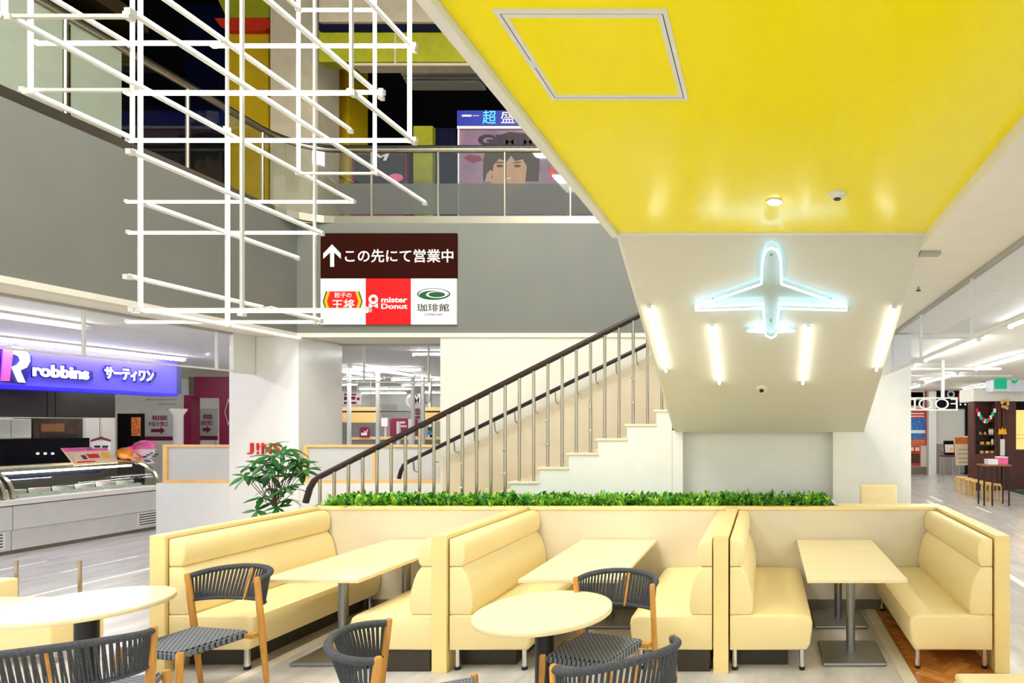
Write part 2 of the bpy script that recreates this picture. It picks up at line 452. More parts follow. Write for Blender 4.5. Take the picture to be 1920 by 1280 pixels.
# four light bars
bars = [((1217, 572), (1250, 692), 'far left'), ((1334, 606), (1350, 715), 'inner left'), ((1517, 607), (1504, 715), 'inner right'), ((1680, 572), (1640, 690), 'far right')]
for a, b, w in bars:
    p0 = onslope(*a, off=0.0); p1 = onslope(*b, off=0.0); p1.x = p0.x = (p0.x+p1.x)/2
    t = thing('light_bar', (p0+p1)/2, 'lit white bar lamp on the white slope, %s of the four' % w, 'lamp', 'bar lamps on the slope')
    MB().tube([p0+SN*0.012, p1+SN*0.012], 0.014, 4).build('housing', 'white_paint', t)
    MB().tube([p0+SN*0.026, p1+SN*0.026], 0.013, 8).build('lamp_tube', 'bar_light', t, True)
    for q in (p0, p1): MB().tube([q-(p1-p0).normalized()*0.01+SN*0.02, q+(p1-p0).normalized()*0.01+SN*0.02], 0.018, 8).build('end_cap', 'white_paint', t)
# neon aeroplane
q0 = onslope(1428, 728)
t = thing('slope_detector', q0, 'small round detector on the white slope below the aeroplane', 'detector')
MB().tube([q0, q0+SN*0.02], 0.055, 20).build('base', 'cream_paint', t)
MB().tube([q0+SN*0.02, q0+SN*0.035], 0.022, 12).build('sensor', 'ink', t)
sc = 2.845
def cp(x, y): return (1140+x/sc, 400+y/sc)
half = [(871, 160), (902, 172), (918, 210), (924, 270), (924, 352), (1270, 472), (1270, 494), (912, 484), (900, 586), (992, 606), (900, 612), (893, 630), (871, 642)]
ap = thing('neon_aeroplane', onslope(1445, 540), 'glowing pale blue neon aeroplane outline on the white slope', 'neon sign')
cx = onslope(*cp(871, 400)).x
def sl2(x, y, off):
    p = onslope(*cp(x, y), off=off)
    return p
right = [sl2(x, y, 0.045) for x, y in half]
left = [Vector((2*cx-p.x, p.y, p.z)) for p in right][::-1]
outline = right+left[1:-1]
def neon(name, pts, close=False):
    pp = list(pts)+([pts[0]] if close else [])
    m = MB()
    # tube follows the outline, corner balls keep it continuous
    for a, b in zip(pp, pp[1:]): m.tube([a, b], 0.0075, 8)
    for q in pp: m.ball(q, 0.0076, 8)
    return m.build(name, 'neon', ap, True)
neon('neon_outline', outline, True)
for s in (1, -1):
    w = [sl2(912, 460, 0.045), sl2(1268, 476, 0.045)]
    w = [Vector((cx+s*(q.x-cx), q.y, q.z)) for q in w]
    neon('wing_flap_tube', w)
    w = [sl2(908, 600, 0.045), sl2(975, 604, 0.045)]
    w = [Vector((cx+s*(q.x-cx), q.y, q.z)) for q in w]
    neon('tail_tube', w)
def grow(pts, d):
    c = Vector((sum(p.x for p in pts)/len(pts), 0, 0))
    out = []
    n = len(pts)
    for i, p in enumerate(pts):
        a = pts[i-1]; b = pts[(i+1) % n]
        t1 = (p-a).normalized(); t2 = (b-p).normalized()
        nn = (t1+t2).normalized().cross(SN)
        out.append(p-nn*d if nn.length > 0 else p)
    return out
gp = grow([p-SN*0.03 for p in outline], 0.045)
area = sum((gp[i]-gp[0]).cross(gp[i-1]-gp[0]).dot(SN) for i in range(len(gp)))
area0 = sum((outline[i]-outline[0]).cross(outline[i-1]-outline[0]).dot(SN) for i in range(len(gp)))
if abs(area) < abs(area0): gp = grow([p-SN*0.03 for p in outline], -0.045)
MB().prism(gp, -SN*0.006).build('acrylic_back', 'acrylic', ap)
for (x, y) in ((871, 215), (868, 565), (560, 455), (1186, 455)):
    p = sl2(x, y, 0.0); MB().tube([p, p+SN*0.02], 0.008, 8).build('standoff', 'steel', ap)

# pillars and lower walls round the stairs
XP0, XP1, YP = -7.58, -6.60, 8.20
pil = struct('wall_pillar', bx((XP0, YP, 0), (XP1, YP+0.85, CZ), 0.006), 'white_gloss', 'white square pillar left of the stairs')
lw = struct('wall_low_left', bx((-8.63, YP+0.02, 0), (XP0, YP+0.17, 1.065)), 'white_paint', 'low white wall left of the pillar')
struct('wall_low_right', bx((XP1, YP+0.02, 0), (-4.55, YP+0.17, 1.065)), 'white_paint', 'low white wall right of the pillar')
struct('wall_stair_back', bx((-4.55, YB+0.01, 0), (1.99, YB+0.16, CZ)), 'cream_paint', 'cream wall behind the staircase')
struct('wall_right_white', bx((1.06, YB-0.06, 0), (2.0, YB+0.005, CZ)), 'white_paint', 'plain white wall right of the stairs')
struct('wall_right_return', bx((1.9, YB+0.17, 0), (2.0, 11.0, CZ)), 'white_paint', 'white wall returning along the corridor')
struct('wall_recess', bx((-0.95, 6.80, 0), (0.757, 6.9, ZBm)), 'white_paint', 'grey white recessed wall under the landing')
struct('wall_stair_end', bx((-1.07, 6.60, 0), (-0.95, 6.9, ZBm+0.02)), 'white_paint', 'white end of the stair side wall under the slope')
struct('wall_column', bx((0.757, 6.60, 0), (1.06, 8.03, ZBm)), 'white_paint', 'white column under the right side of the landing')
# JINS letters
jl = thing('letter_sign', A(497, 852, YP-0.01), 'red JINS lettering on the white pillar behind the plant', 'sign')
for ch, u0, u1 in (('J', 465, 476), ('!', 482.5, 486.5), ('N', 492, 510), ('S', 514, 527)):
    ftext('letter', ch, u0, 830, u1, 851, YP-0.002, 'logo_red', jl, depth=0.02, bold=0.012)
# frosted screens in oak frames
def screen(x0, x1, label, posts):
    t = thing('frosted_screen', ((x0+x1)/2, YP+0.06, 1.066), label, 'screen', 'oak framed screens on the low walls')
    y0, y1 = YP+0.03, YP+0.09
    bx((x0, y0, 1.066), (x1, y1, 1.115)).build('bottom_rail', 'oak_trim', t)
    bx((x0, y0, 1.575), (x1, y1, 1.61)).build('top_rail', 'oak_trim', t)
    for px in posts: bx((px-0.03, y0+0.002, 1.115), (px+0.03, y1-0.002, 1.575)).build('post', 'oak_trim', t)
    for a, b in zip(posts, posts[1:]+[x1]):
        if b-a > 0.1: bx((a+0.03, YP+0.055, 1.115), (b, YP+0.063, 1.575)).build('pane', 'frost', t)
screen(-8.55, -7.58, 'oak framed frosted screen left of the white pillar', [-8.52])
screen(-6.56, -4.56, 'oak framed frosted screen between white pillar and stair wall', [-6.53, -5.55, -4.59])

# smoke barriers (hanging glass)
def barrier(name, pts, z0, z1, label, mull, w=0.02):
    a, b = Vector(pts[0]), Vector(pts[1])
    t = thing(name, ((a+b)/2).to_3d()+Vector((0, 0, z0)), label, 'glass barrier', 'hanging glass smoke barriers')
    d = (b-a).normalized(); n = Vector((-d.y, d.x))
    def slab(p, q, za, zb, th):
        c = [p+n*th/2, q+n*th/2, q-n*th/2, p-n*th/2]
        return MB().prism([Vector((k.x, k.y, za)) for k in c], (0, 0, zb-za))
    slab(a, b, z1-0.03, z1, 0.05).build('top_rail', 'ceil_metal', t)
    slab(a, b, z0, z0+0.022, 0.03).build('bottom_rail', 'white_paint', t)
    st = [0]+mull+[(b-a).length]
    for s, e in zip(st, st[1:]): slab(a+d*(s+0.012), a+d*(e-0.012), z0+0.022, z1-0.03, 0.008).build('pane', 'glass_smoke', t)
    for s in mull: slab(a+d*(s-0.012), a+d*(s+0.012), z0+0.022, z1-0.03, 0.026).build('mullion', 'white_paint', t)
    return t
XB1 = -7.23
Ya = lambda u, X: X*F/(u-U0)
barrier('smoke_barrier', ((XB1, 1.0), (XB1, 7.85)), 2.61, CZ, 'glass smoke barrier hanging before the ice cream shop', [Ya(-110, XB1)-1.0, Ya(157, XB1)-1.0, Ya(406, XB1)-1.0])
sb = bx((XB1-0.03, 7.86, 2.60), (XB1+0.03, 8.19, CZ-0.001)); struct('wall_barrier_end', sb, 'white_paint', 'white solid end panel of the left glass barrier')
barrier('smoke_barrier', ((-6.58, 9.0), (-4.47, 9.0)), 2.54, CZ, 'glass smoke barrier hanging behind the stairs', [0.35, 1.35])
XB2 = 1.745
barrier('smoke_barrier', ((XB2, 0.4), (XB2, 8.03)), 2.62, CZ+0.02, 'long glass smoke barrier on the right of the bridge', [1.35, Ya(1823, XB2)-0.4, Ya(1727, XB2)-0.4, Ya(1670, XB2)-0.4])
# small ceiling bits on the right
p = A(1738, 480, 3.95); bx((1.12, 4.22, CZ-0.004), (1.27, 4.30, CZ+0.02)).build('ceiling_vent', 'ceil_metal')
tag(bpy.context.scene.objects['ceiling_vent'], 'small flat vent in the white ceiling beside the slope', 'vent')
Ys = (CZ+0.02-H)*F/(V0-538)
t = thing('sprinkler', A(1722, 538, Ys), 'tiny dark sprinkler head on the right white ceiling', 'sprinkler')
pp = A(1722, 538, Ys)
MB().tube([pp, pp-Vector((0, 0, 0.03))], 0.012, 8).build('stem', 'steel', t)
MB().tube([pp-Vector((0, 0, 0.03)), pp-Vector((0, 0, 0.036))], 0.022, 10).build('head', 'ink', t)

# ---------------------------------------------------------------- staircase
YS0, YS1 = 6.60, 8.05
RUN, RISE = 0.3306, 0.1635
X0s, Z0s = -2.934, 1.2485
st = thing('staircase', (-2.6, 7.3, 0), 'cream staircase with white side rising to the right behind the planter', 'staircase')
for i in range(-7, 6):
    x = X0s+RUN*i; z = Z0s+RISE*i
    x1 = x+RUN if i < 5 else BX0-0.046
    bx((x+0.03, YS0, 0), (x1+0.03 if i < 5 else x1, YS1, z-0.03)).build('step', 'white_paint', st)
    bx((x, YS0-0.012, z-0.03), (x1+0.035 if i < 5 else x1, YS1, z), 0.006).build('tread', 'tread_cream', st)
# marble dado on the back wall, follows the slope
zt = lambda x: Z0s+(x-X0s)*RISE/RUN
dd = [(-4.5, 0.0), (-1.03, 0.0), (-1.03, zt(-1.03)+0.95), (-4.5, zt(-4.5)+0.95)]
MB().prism([Vector((x, YB-0.015, z)) for x, z in dd], (0, 0.024, 0)).build('marble_panel', 'marble', st)
# near balustrade
YR = 6.66
rl = thing('stair_railing', A(880, 930, YR)*1, 'steel balustrade with dark wooden handrail on the near side of the stairs', 'railing')
rail_v = lambda u: 893-0.505*(u-600)
def railpt(u, Y=YR): return A(u, rail_v(u), Y)
path = [A(573, 942, YR), A(581, 915, YR), A(589, 901, YR), A(600, 893, YR), railpt(700), railpt(900), railpt(1100), railpt(1250)]
def rail_mesh(path, w, h):
    m = MB(); rings = []
    for i, p in enumerate(path):
        d = (path[min(i+1, len(path)-1)]-path[max(i-1, 0)]).normalized(); up = Vector((0, 1, 0)).cross(d)*-1
        ring_ = []
        for k in range(12):
            a = 2*math.pi*k/12
            ring_.append(m.bm.verts.new(p+Vector((0, 1, 0))*math.cos(a)*w/2+up*math.sin(a)*h/2))
        rings.append(ring_)
    for a, b in zip(rings, rings[1:]):
        for k in range(12): m.bm.faces.new((a[k], a[(k+1) % 12], b[(k+1) % 12], b[k]))
    m.bm.faces.new(rings[0]); m.bm.faces.new(rings[-1][::-1])
    return m
rail_mesh(path, 0.06, 0.068).build('handrail', 'dark_wood', rl, True)
for k in range(0, 25):
    u = 600+26.7*k
    if u > 1245: break
    top = railpt(u); x = top.x
    i = math.floor((x-X0s)/RUN); zb = max(0.0, Z0s+RISE*i) if i < 6 else Z0s+RISE*5
    b = MB().tube([Vector((x, YR, zb)), Vector((x, YR, top.z-0.02))], 0.0175, 10).build('baluster', 'steel', rl, True)
    if k % 3 == 1:
        for dz in (0.25, 0.52):
            MB().ball((x, YR-0.026, zb+dz), 0.018, 8).build('glass_clamp', 'chrome', b)
# far handrail on the wall
YF = 7.97
fr = thing('wall_handrail', A(985, 760, YF), 'slim black handrail along the cream wall behind the stairs', 'handrail')
fv = lambda u: 868-0.49*(u-760)
path = [A(748, 897, YF), A(752, 882, YF), A(757, 872, YF), A(766, fv(766), YF), A(900, fv(900), YF), A(1100, fv(1100), YF), A(1232, fv(1232), YF)]
rail_mesh(path, 0.045, 0.055).build('handrail', 'black', fr, True)
for k in range(12):
    u = 775+38*k
    q = A(u, fv(u), YF)
    MB().tube([q-Vector((0, 0, 0.02)), q+Vector((0, 0.02, -0.16)), q+Vector((0, 0.11, -0.19))], 0.009, 6).build('bracket', 'steel', fr)  # wall brackets, also standing in for reflected bars under the rail

# ---------------------------------------------------------------- upper floor railing round the atrium
ug = thing('upper_railing', (XL, YB, UZ), 'upper floor glass balustrade with steel rails round the atrium corner', 'railing')
def corner_path(x_off, r=0.55):
    xl = XL-x_off; yb = YB+x_off
    pts = [Vector((xl, -1.0)), Vector((xl, 2.5)), Vector((xl, 5.0)), Vector((xl, yb-r))]
    for k in range(1, 7):
        a = math.pi/2*k/6
        pts.append(Vector((xl+r-r*math.cos(a), yb-r+r*math.sin(a))))
    pts.append(Vector((2.6, yb)))
    return pts
def wallpath(pts, z0, z1, th):
    m = MB(); n = len(pts); L = []; Rr = []
    for i, p in enumerate(pts):
        d = (pts[min(i+1, n-1)]-pts[max(i-1, 0)]).normalized(); nn = Vector((-d.y, d.x))
        L.append(p+nn*th/2); Rr.append(p-nn*th/2)
    for i in range(n-1):
        q = [L[i], L[i+1], Rr[i+1], Rr[i]]
        v = [m.bm.verts.new((k.x, k.y, z)) for z in (z0, z1) for k in q]
        for f in ((0,1,2,3), (7,6,5,4), (0,4,5,1), (2,6,7,3), (1,5,6,2), (3,7,4,0)): m.bm.faces.new([v[j] for j in f])
    return m
cp0 = corner_path(0.03)
wallpath(cp0, UZ, UZ+0.10, 0.06).build('base_channel', 'steel', ug)
MB().tube([Vector((p.x, p.y, 5.73)) for p in cp0], 0.036, 10).build('top_rail', 'steel', ug, True)
MB().tube([Vector((p.x, p.y, 5.80)) for p in corner_path(0.12)], 0.04, 8).build('handrail', 'black', ug, True)
# panes: back run between posts, corner, left run
posts_u = [697, 822, 947, 1070, 1190]
px = [XL+0.55]+[A(u, 0, YB+0.03).x for u in posts_u]
for a, b in zip(px, px[1:]):
    bx((a+0.01, YB+0.026, UZ+0.10), (b-0.01, YB+0.034, 5.70)).build('pane', 'glass', ug)
    bx((a+0.01, YB+0.020, UZ+0.13), (b-0.01, YB+0.024, UZ+0.56)).build('frosted_film', 'glass_frost', ug)
for u in posts_u: MB().tube([A(u, 0, YB+0.03).xy.to_3d()+Vector((0, 0, UZ+0.1)), A(u, 0, YB+0.03).xy.to_3d()+Vector((0, 0, 5.73))], 0.016, 8).build('post', 'steel', ug)
wallpath(cp0[3:10], UZ+0.10, 5.70, 0.008).build('curved_pane', 'glass', ug)
ly = [2.0, 3.7, 5.45, 6.6, YB-0.52]
for a, b in zip(ly, ly[1:]): bx((XL-0.034, a+0.01, UZ+0.10), (XL-0.026, b-0.01, 5.70)).build('pane', 'glass', ug)
for y in ly[1:]: MB().tube([(XL-0.03, y, UZ+0.1), (XL-0.03, y, 5.73)], 0.02, 8).build('post', 'steel', ug)

# ---------------------------------------------------------------- booths
PXS = [-4.649, -2.498, -0.348, 1.802]
YF0, YF1 = 4.435, 5.98
PT = 0.114
pnames = ['at the left end of the booths', 'between the left and middle booths', 'between the middle and right booths', 'at the right end of the booths']
for x, w in zip(PXS, pnames):
    t = thing('booth_partition', (x, (YF0+YF1)/2, 0), 'pale maple booth partition %s' % w, 'partition', 'booth partitions')
    bx((x-PT/2+0.008, YF0+0.03, 0), (x+PT/2-0.008, YF1-0.002, 1.02)).build('panel', 'maple', t)
    bx((x-PT/2, YF0, 0), (x+PT/2, YF0+0.03, 1.02), 0.002).build('end_post', 'maple', t)
    bx((x-PT/2, YF0, 1.0205), (x+PT/2, YF1-0.002, 1.05), 0.002).build('cap', 'maple', t)
# planter wall behind the booths
pw = thing('planter_wall', (-1.6, 6.2, 0), 'long beige planter wall with maple cap behind the booths', 'planter')
xa, xb = PXS[0]-PT/2, PXS[3]+PT/2
bx((xa, YF1, 0.10), (xb, YF1+0.06, 1.02)).build('front_panel', 'booth_panel', pw)
bx((xa, YF1-0.012, 0), (xb, YF1+0.06, 0.10)).build('kickboard', 'kick_grey', pw)
bx((xa, YF1-0.01, 1.02), (xb, YF1+0.09, 1.05), 0.003).build('cap', 'maple', pw)
bx((xa, 6.52, 0), (0.75, 6.58, 1.05)).build('back_panel', 'white_paint', pw)
bx((xa, YF1+0.06, 0), (xa+0.03, 6.52, 1.05)).build('end_panel', 'white_paint', pw)
bx((0.72, YF1+0.06, 0), (0.75, 6.52, 1.05)).build('end_panel', 'white_paint', pw)
bx((xa+0.03, YF1+0.06, 0.9), (0.72, 6.52, 0.98)).build('soil', 'soil', pw)
bx((0.75, YF1+0.06, 0.98), (xb, 6.3, 1.04)).build('ledge', 'maple', pw)
# greenery: thousands of blades, nobody could count it
g = MB()
def blade(m, p, d, L, w, droop, mi):
    d = d.normalized(); s = d.cross(Vector((0, 0, 1)))
    if s.length < 0.05: s = Vector((1, 0, 0))
    s = s.normalized()*w
    q1 = p+d*L*0.55; q2 = p+d*L+Vector((0, 0, -droop*L))
    v = [m.bm.verts.new(k) for k in (p-s*0.4, p+s*0.4, q1+s, q1-s, q2)]
    f1 = m.bm.faces.new((v[0], v[1], v[2], v[3])); f2 = m.bm.faces.new((v[3], v[2], v[4]))
    f1.material_index = f2.material_index = mi
x = xa+0.06
while x < 0.70:
    for y in (6.12, 6.20, 6.29, 6.38, 6.44):
        c = Vector((x+R.uniform(-.03, .03), y+R.uniform(-.03, .03), 1.0))
        kind = R.random(); hgt = R.uniform(0.12, 0.18)
        n = 13 if kind < 0.75 else 10
        for k in range(n):
            a = R.uniform(0, 2*math.pi); el = R.uniform(0.35, 1.4)
            d = Vector((math.cos(a)*math.cos(el), math.sin(a)*math.cos(el), math.sin(el)))
            if kind < 0.55: blade(g, c+Vector((R.uniform(-.02, .02), R.uniform(-.02, .02), R.uniform(0.0, .09))), d, R.uniform(.08, .15), R.uniform(.009, .017), .25, 0 if R.random() < .8 else 1)
            elif kind < 0.8: blade(g, c, d, hgt*R.uniform(.9, 1.5), .010, .3, 1 if R.random() < .35 else 0)
            else: blade(g, c+Vector((R.uniform(-.03, .03), R.uniform(-.03, .03), R.uniform(0.03, .12))), d, R.uniform(.05, .09), .02, .1, 2 if R.random() < .4 else 0)
    x += 0.05
go = g.build('planter_greenery', ['leaf_bright', 'leaf_pale', 'leaf_dark'])
tag(go, 'dense artificial greenery filling the planter behind the booths', 'greenery', kind='stuff')

# benches
def make_bench():
    L = YF1-YF0-0.035
    t = thing('booth_bench', (0, 0, 0), 'x', 'bench', 'cream vinyl booth benches')
    def rounded(prof, y0, y1, e):
        """profile loop in (x,z) swept along y, ends drawn in by e"""
        m = MB(); n = len(prof)
        cx_ = sum(p[0] for p in prof)/n; cz_ = sum(p[1] for p in prof)/n
        secs = []
        for k in range(4):
            a = math.pi/2*k/3
            secs.append((y0+e*(1-math.sin(a)), e*(1-math.cos(a))))
        secs = secs[::-1]
        secs = [(y0+e*(1-math.sin(math.pi/2*k/3)), e*(1-math.cos(math.pi/2*k/3))) for k in (3, 2, 1, 0)]
        full = secs+[(y1-(y-y0), s) for y, s in secs[::-1]]
        rings = []
        for y, s in full:
            rg = []
            for x, z in prof:
                dx, dz = cx_-x, cz_-z; l = math.hypot(dx, dz) or 1
                # keep the back plane flat on the partition
                rg.append(m.bm.verts.new((x if x < 0.012 else x+dx/l*s, y, z+dz/l*s)))
            rings.append(rg)
        for a, b in zip(rings, rings[1:]):
            for k in range(n): m.bm.faces.new((a[k], a[(k+1) % n], b[(k+1) % n], b[k]))
        m.bm.faces.new(rings[0]); m.bm.faces.new(rings[-1][::-1])
        return m
    y0, y1 = -L/2, L/2
    seat = [(0.01, 0.163), (0.60, 0.163), (0.625, 0.20), (0.64, 0.30), (0.645, 0.37), (0.635, 0.41), (0.60, 0.432), (0.40, 0.442), (0.15, 0.437), (0.01, 0.435)]
    low = [(0.01, 0.436), (0.17, 0.436), (0.186, 0.48), (0.185, 0.54), (0.174, 0.62), (0.153, 0.70), (0.125, 0.765), (0.094, 0.803), (0.01, 0.803)]
    top = [(0.01, 0.806), (0.094, 0.806), (0.112, 0.83), (0.122, 0.875), (0.122, 0.93), (0.112, 0.98), (0.09, 1.008), (0.06, 1.018), (0.01, 1.018)]
    rounded(seat, y0, y1, 0.03).build('seat', 'vinyl', t, True)
    rounded(low, y0+0.002, y1-0.002, 0.016).build('backrest', 'vinyl', t, True)
    rounded(top, y0+0.002, y1-0.002, 0.016).build('headrest', 'vinyl', t, True)
    bx((0.03, y0+0.14, 0), (0.46, y1-0.01, 0.162)).build('plinth', 'plinth', t)  # recessed dark plinth, added to deepen the shade under the seat
    for x in (0.045, 0.565):
        for y in (y0+0.05, y1-0.07):
            l = MB().tube([(x, y, 0.025), (x, y, 0.1625)], 0.02, 14).build('leg', 'chrome', t, True)
            MB().tube([(x, y, 0), (x, y, 0.026)], 0.023, 14).build('foot', 'black', l)
    return t
bench0 = make_bench()
bl = [(0, 1, 'left bench of the left booth'), (1, -1, 'right bench of the left booth'), (1, 1, 'left bench of the middle booth'), (2, -1, 'right bench of the middle booth'), (2, 1, 'left bench of the right booth'), (3, -1, 'right bench of the right booth')]
for i, (pi, s, w) in enumerate(bl):
    o = bench0 if i == 0 else copy_tree(bench0)
    o.location = (PXS[pi]+s*(PT/2+0.002), (YF0+YF1)/2+0.005, 0)
    o.rotation_euler = (0, 0, 0 if s > 0 else math.pi)
    o['label'] = 'cream vinyl ' + w
    if i == 5:
        for c in list(o.children):
            if c.name.startswith('plinth'): bpy.data.objects.remove(c)
# booth tables
def make_table():
    t = thing('booth_table', (0, 0, 0), 'x', 'table', 'rectangular booth tables')
    bx((-0.3825, -0.765, 0.689), (0.3825, 0.765, 0.717), 0.003).build('tabletop', 'maple_top', t)
    for y in (-0.40, 0.44):
        c = MB().tube([(0, y, 0.03), (0, y, 0.682)], 0.037, 20).build('column', 'brushed', t, True)
        bx((-0.25, y-0.245, 0), (0.25, y+0.245, 0.03), 0.012).build('base_plate', 'brushed', t)
        bx((-0.2, y-0.2, 0.682), (0.2, y+0.2, 0.689)).build('top_plate', 'brushed', t)
    return t
tab0 = make_table()
for i, (x, w) in enumerate(((0.695, 'right'), (-1.51, 'middle'), (-3.49, 'left'))):
    o = tab0 if i == 0 else copy_tree(tab0)
    o.location = (x, 5.195, 0); o['label'] = 'pale rectangular table with steel pedestals in the %s booth' % w
# round tables
def make_round():
    t = thing('round_table', (0, 0, 0), 'x', 'table', 'round cafe tables')
    MB().lathe((0, 0, 0), [(0.405, 0.683), (0.418, 0.685), (0.42, 0.689), (0.42, 0.713), (0.417, 0.717)], 72).build('tabletop', 'maple_top', t, True)
    MB().tube([(0, 0, 0.02), (0, 0, 0.675)], 0.058, 28).build('column', 'black', t, True)
    MB().lathe((0, 0, 0), [(0.27, 0), (0.27, 0.012), (0.06, 0.03)], 40).build('base', 'black', t, True)
    MB().lathe((0, 0, 0), [(0.12, 0.675), (0.12, 0.683)], 24).build('top_plate', 'black', t)
    return t
rt = make_round(); rt.location = (-1.42, 3.72, 0); rt['label'] = 'round maple table on a black column before the middle booth'
r2 = copy_tree(rt); r2.location = (-4.5, 3.85, 0); r2['label'] = 'round maple table on a black column at the left edge'

# chairs
def make_chair():
    t = thing('rope_chair', (0, 0, 0), 'x', 'chair', 'rope back chairs at the round tables')
    for s in (-1, 1):
        pts = [(s*0.292, -0.075, 0), (s*0.296, -0.035, 0.44), (s*0.302, 0.004, 0.815), (s*0.302, 0.005, 0.825)]
        MB().tube(pts, [0.0155, 0.021, 0.0185, 0.012], 12).build('rear_leg', 'teak', t, True)
    for s in (-1, 1):
        pts = [(s*0.252, 0.445, 0), (s*0.240, 0.425, 0.44), (s*0.240, 0.425, 0.452)]
        MB().tube(pts, [0.0155, 0.0215, 0.017], 12).build('front_leg', 'teak', t, True)
    for s in (-1, 1): bx((s*0.225, -0.025, 0.395), (s*0.285, 0.03, 0.428), 0.004).build('bracket', 'teak', t)
    sp = [(-0.232, 0.0), (0.232, 0.0), (0.222, 0.43), (-0.222, 0.43)]
    m = MB().prism([Vector((x, y, 0.395)) for x, y in sp], (0, 0, 0.055))
    bmesh.ops.bevel(m.bm, geom=m.bm.edges[:], offset=0.012, segments=2, affect='EDGES')
    m.build('seat', 'rope_weave', t, True)
    N = 22
    def toprail(f):
        a = math.pi*f; return Vector((0.297*math.cos(a), -0.005-0.215*math.sin(a)**0.85, 0.803+0.035*math.sin(a)))
    def lowrail(f):
        a = math.pi*f; return Vector((0.290*math.cos(a), -0.018-0.135*math.sin(a)**0.85, 0.625-0.01*math.sin(a)))
    MB().tube([toprail(k/N) for k in range(N+1)], 0.0195, 12).build('top_rail', 'rope', t, True)
    MB().tube([lowrail(k/N) for k in range(N+1)], 0.012, 8).build('lower_rail', 'rope', t, True)
    m = MB()
    n = 32
    for k in range(n):
        f = (k+0.5)/n
        for df in (-0.008, 0.008):
            m.tube([toprail(min(1, max(0, f+df*0.3))), lowrail(min(0.99, max(0.01, f+df)))], 0.0052, 5, False)
    o = m.build('back_cords', 'rope', t); o['kind'] = 'stuff'
    a, b = toprail(0.5), lowrail(0.5)
    MB().tube([a+Vector((0, 0.006, 0)), b+Vector((0, 0.006, -0.01))], 0.011, 6).build('centre_slat', 'teak', t)
    return t
ch0 = make_chair()
def place(l, r, w, first=False):
    l = Vector(l); r = Vector(r)
    o = ch0 if first else copy_tree(ch0)
    m = (l+r)/2; d = (r-l).normalized()      # chair's local +x runs from its left to its right
    o.location = (m.x, m.y, 0); o.rotation_euler = (0, 0, math.atan2(d.y, d.x)); o['label'] = w
# local +Y is the facing, local +X is the chair's own right hand side
place((-3.57, 4.09), (-4.19, 4.20), 'grey rope chair with teak legs right of the left round table', True)
place((-3.78, 2.78), (-3.26, 3.09), 'grey rope chair with its back to the viewer in the bottom left corner')
place((-2.095, 3.216), (-1.80, 2.688), 'grey rope chair turned sideways left of the middle round table')
place((-0.755, 3.911), (-1.354, 4.10), 'grey rope chair behind the middle round table facing the viewer')
place((-0.954, 2.60), (-0.478, 2.98), 'grey rope chair with its back to the viewer before the middle round table')

# loose benches at the edges
def cushion(name, a, b, label, legs=True):
    t = thing(name, ((a[0]+b[0])/2, (a[1]+b[1])/2, 0), label, 'bench')
    bx((a[0], a[1], 0.10), (b[0], b[1], b[2]-0.02), 0.02, 3).build('base', 'vinyl', t, True)
    bx((a[0]+0.004, a[1]+0.004, b[2]-0.0195), (b[0]-0.004, b[1]-0.004, b[2]+0.02), 0.018, 3).build('seat_cushion', 'vinyl', t, True)
    for x in (a[0]+0.06, b[0]-0.06):
        for y in (a[1]+0.06, b[1]-0.06): MB().tube([(x, y, 0), (x, y, 0.101)], 0.02, 10).build('leg', 'chrome', t)
    return t
cushion('low_bench', (1.106, 2.78, 0), (2.5, 3.446, 0.41), 'cream low bench in the bottom right corner')
lb = cushion('low_bench', (-8.2, 4.56, 0), (-5.62, 4.94, 0.42), 'cream low bench behind the left round table')
bx((-8.2, 4.945, 0.1), (-6.68, 5.2, 0.535), 0.02, 3).build('back_cushion', 'vinyl', lb, True)
sb = thing('wall_bench', (1.53, 7.75, 0), 'small cream bench against the white wall right of the stairs', 'bench')
bx((1.27, 7.86, 0.42), (1.77, 8.02, 1.08), 0.03, 3).build('backrest', 'vinyl', sb, True)
bx((1.27, 7.40, 0.12), (1.77, 8.02, 0.4195), 0.03, 3).build('seat', 'vinyl', sb, True)
for x in (1.32, 1.72):
    for y in (7.46, 7.95): MB().tube([(x, y, 0), (x, y, 0.121)], 0.018, 10).build('leg', 'chrome', sb)
for u, w in ((31, 'at the left edge beside the low bench'), (150, 'behind the left round table')):
    q = A(u, 1052, 5.30)
    t = thing('stanchion', (q.x, q.y, 0), 'thin steel floor post %s' % w, 'post', 'steel floor posts')
    MB().tube([(q.x, q.y, 0.01), (q.x, q.y, q.z)], 0.0135, 12).build('pole', 'steel', t, True)
    MB().lathe((q.x, q.y, 0), [(0.11, 0), (0.11, 0.008), (0.03, 0.014)], 24).build('base', 'steel', t, True)
    MB().lathe((q.x, q.y, q.z), [(0.015, 0), (0.015, 0.006)], 12).build('cap', 'brushed', t)

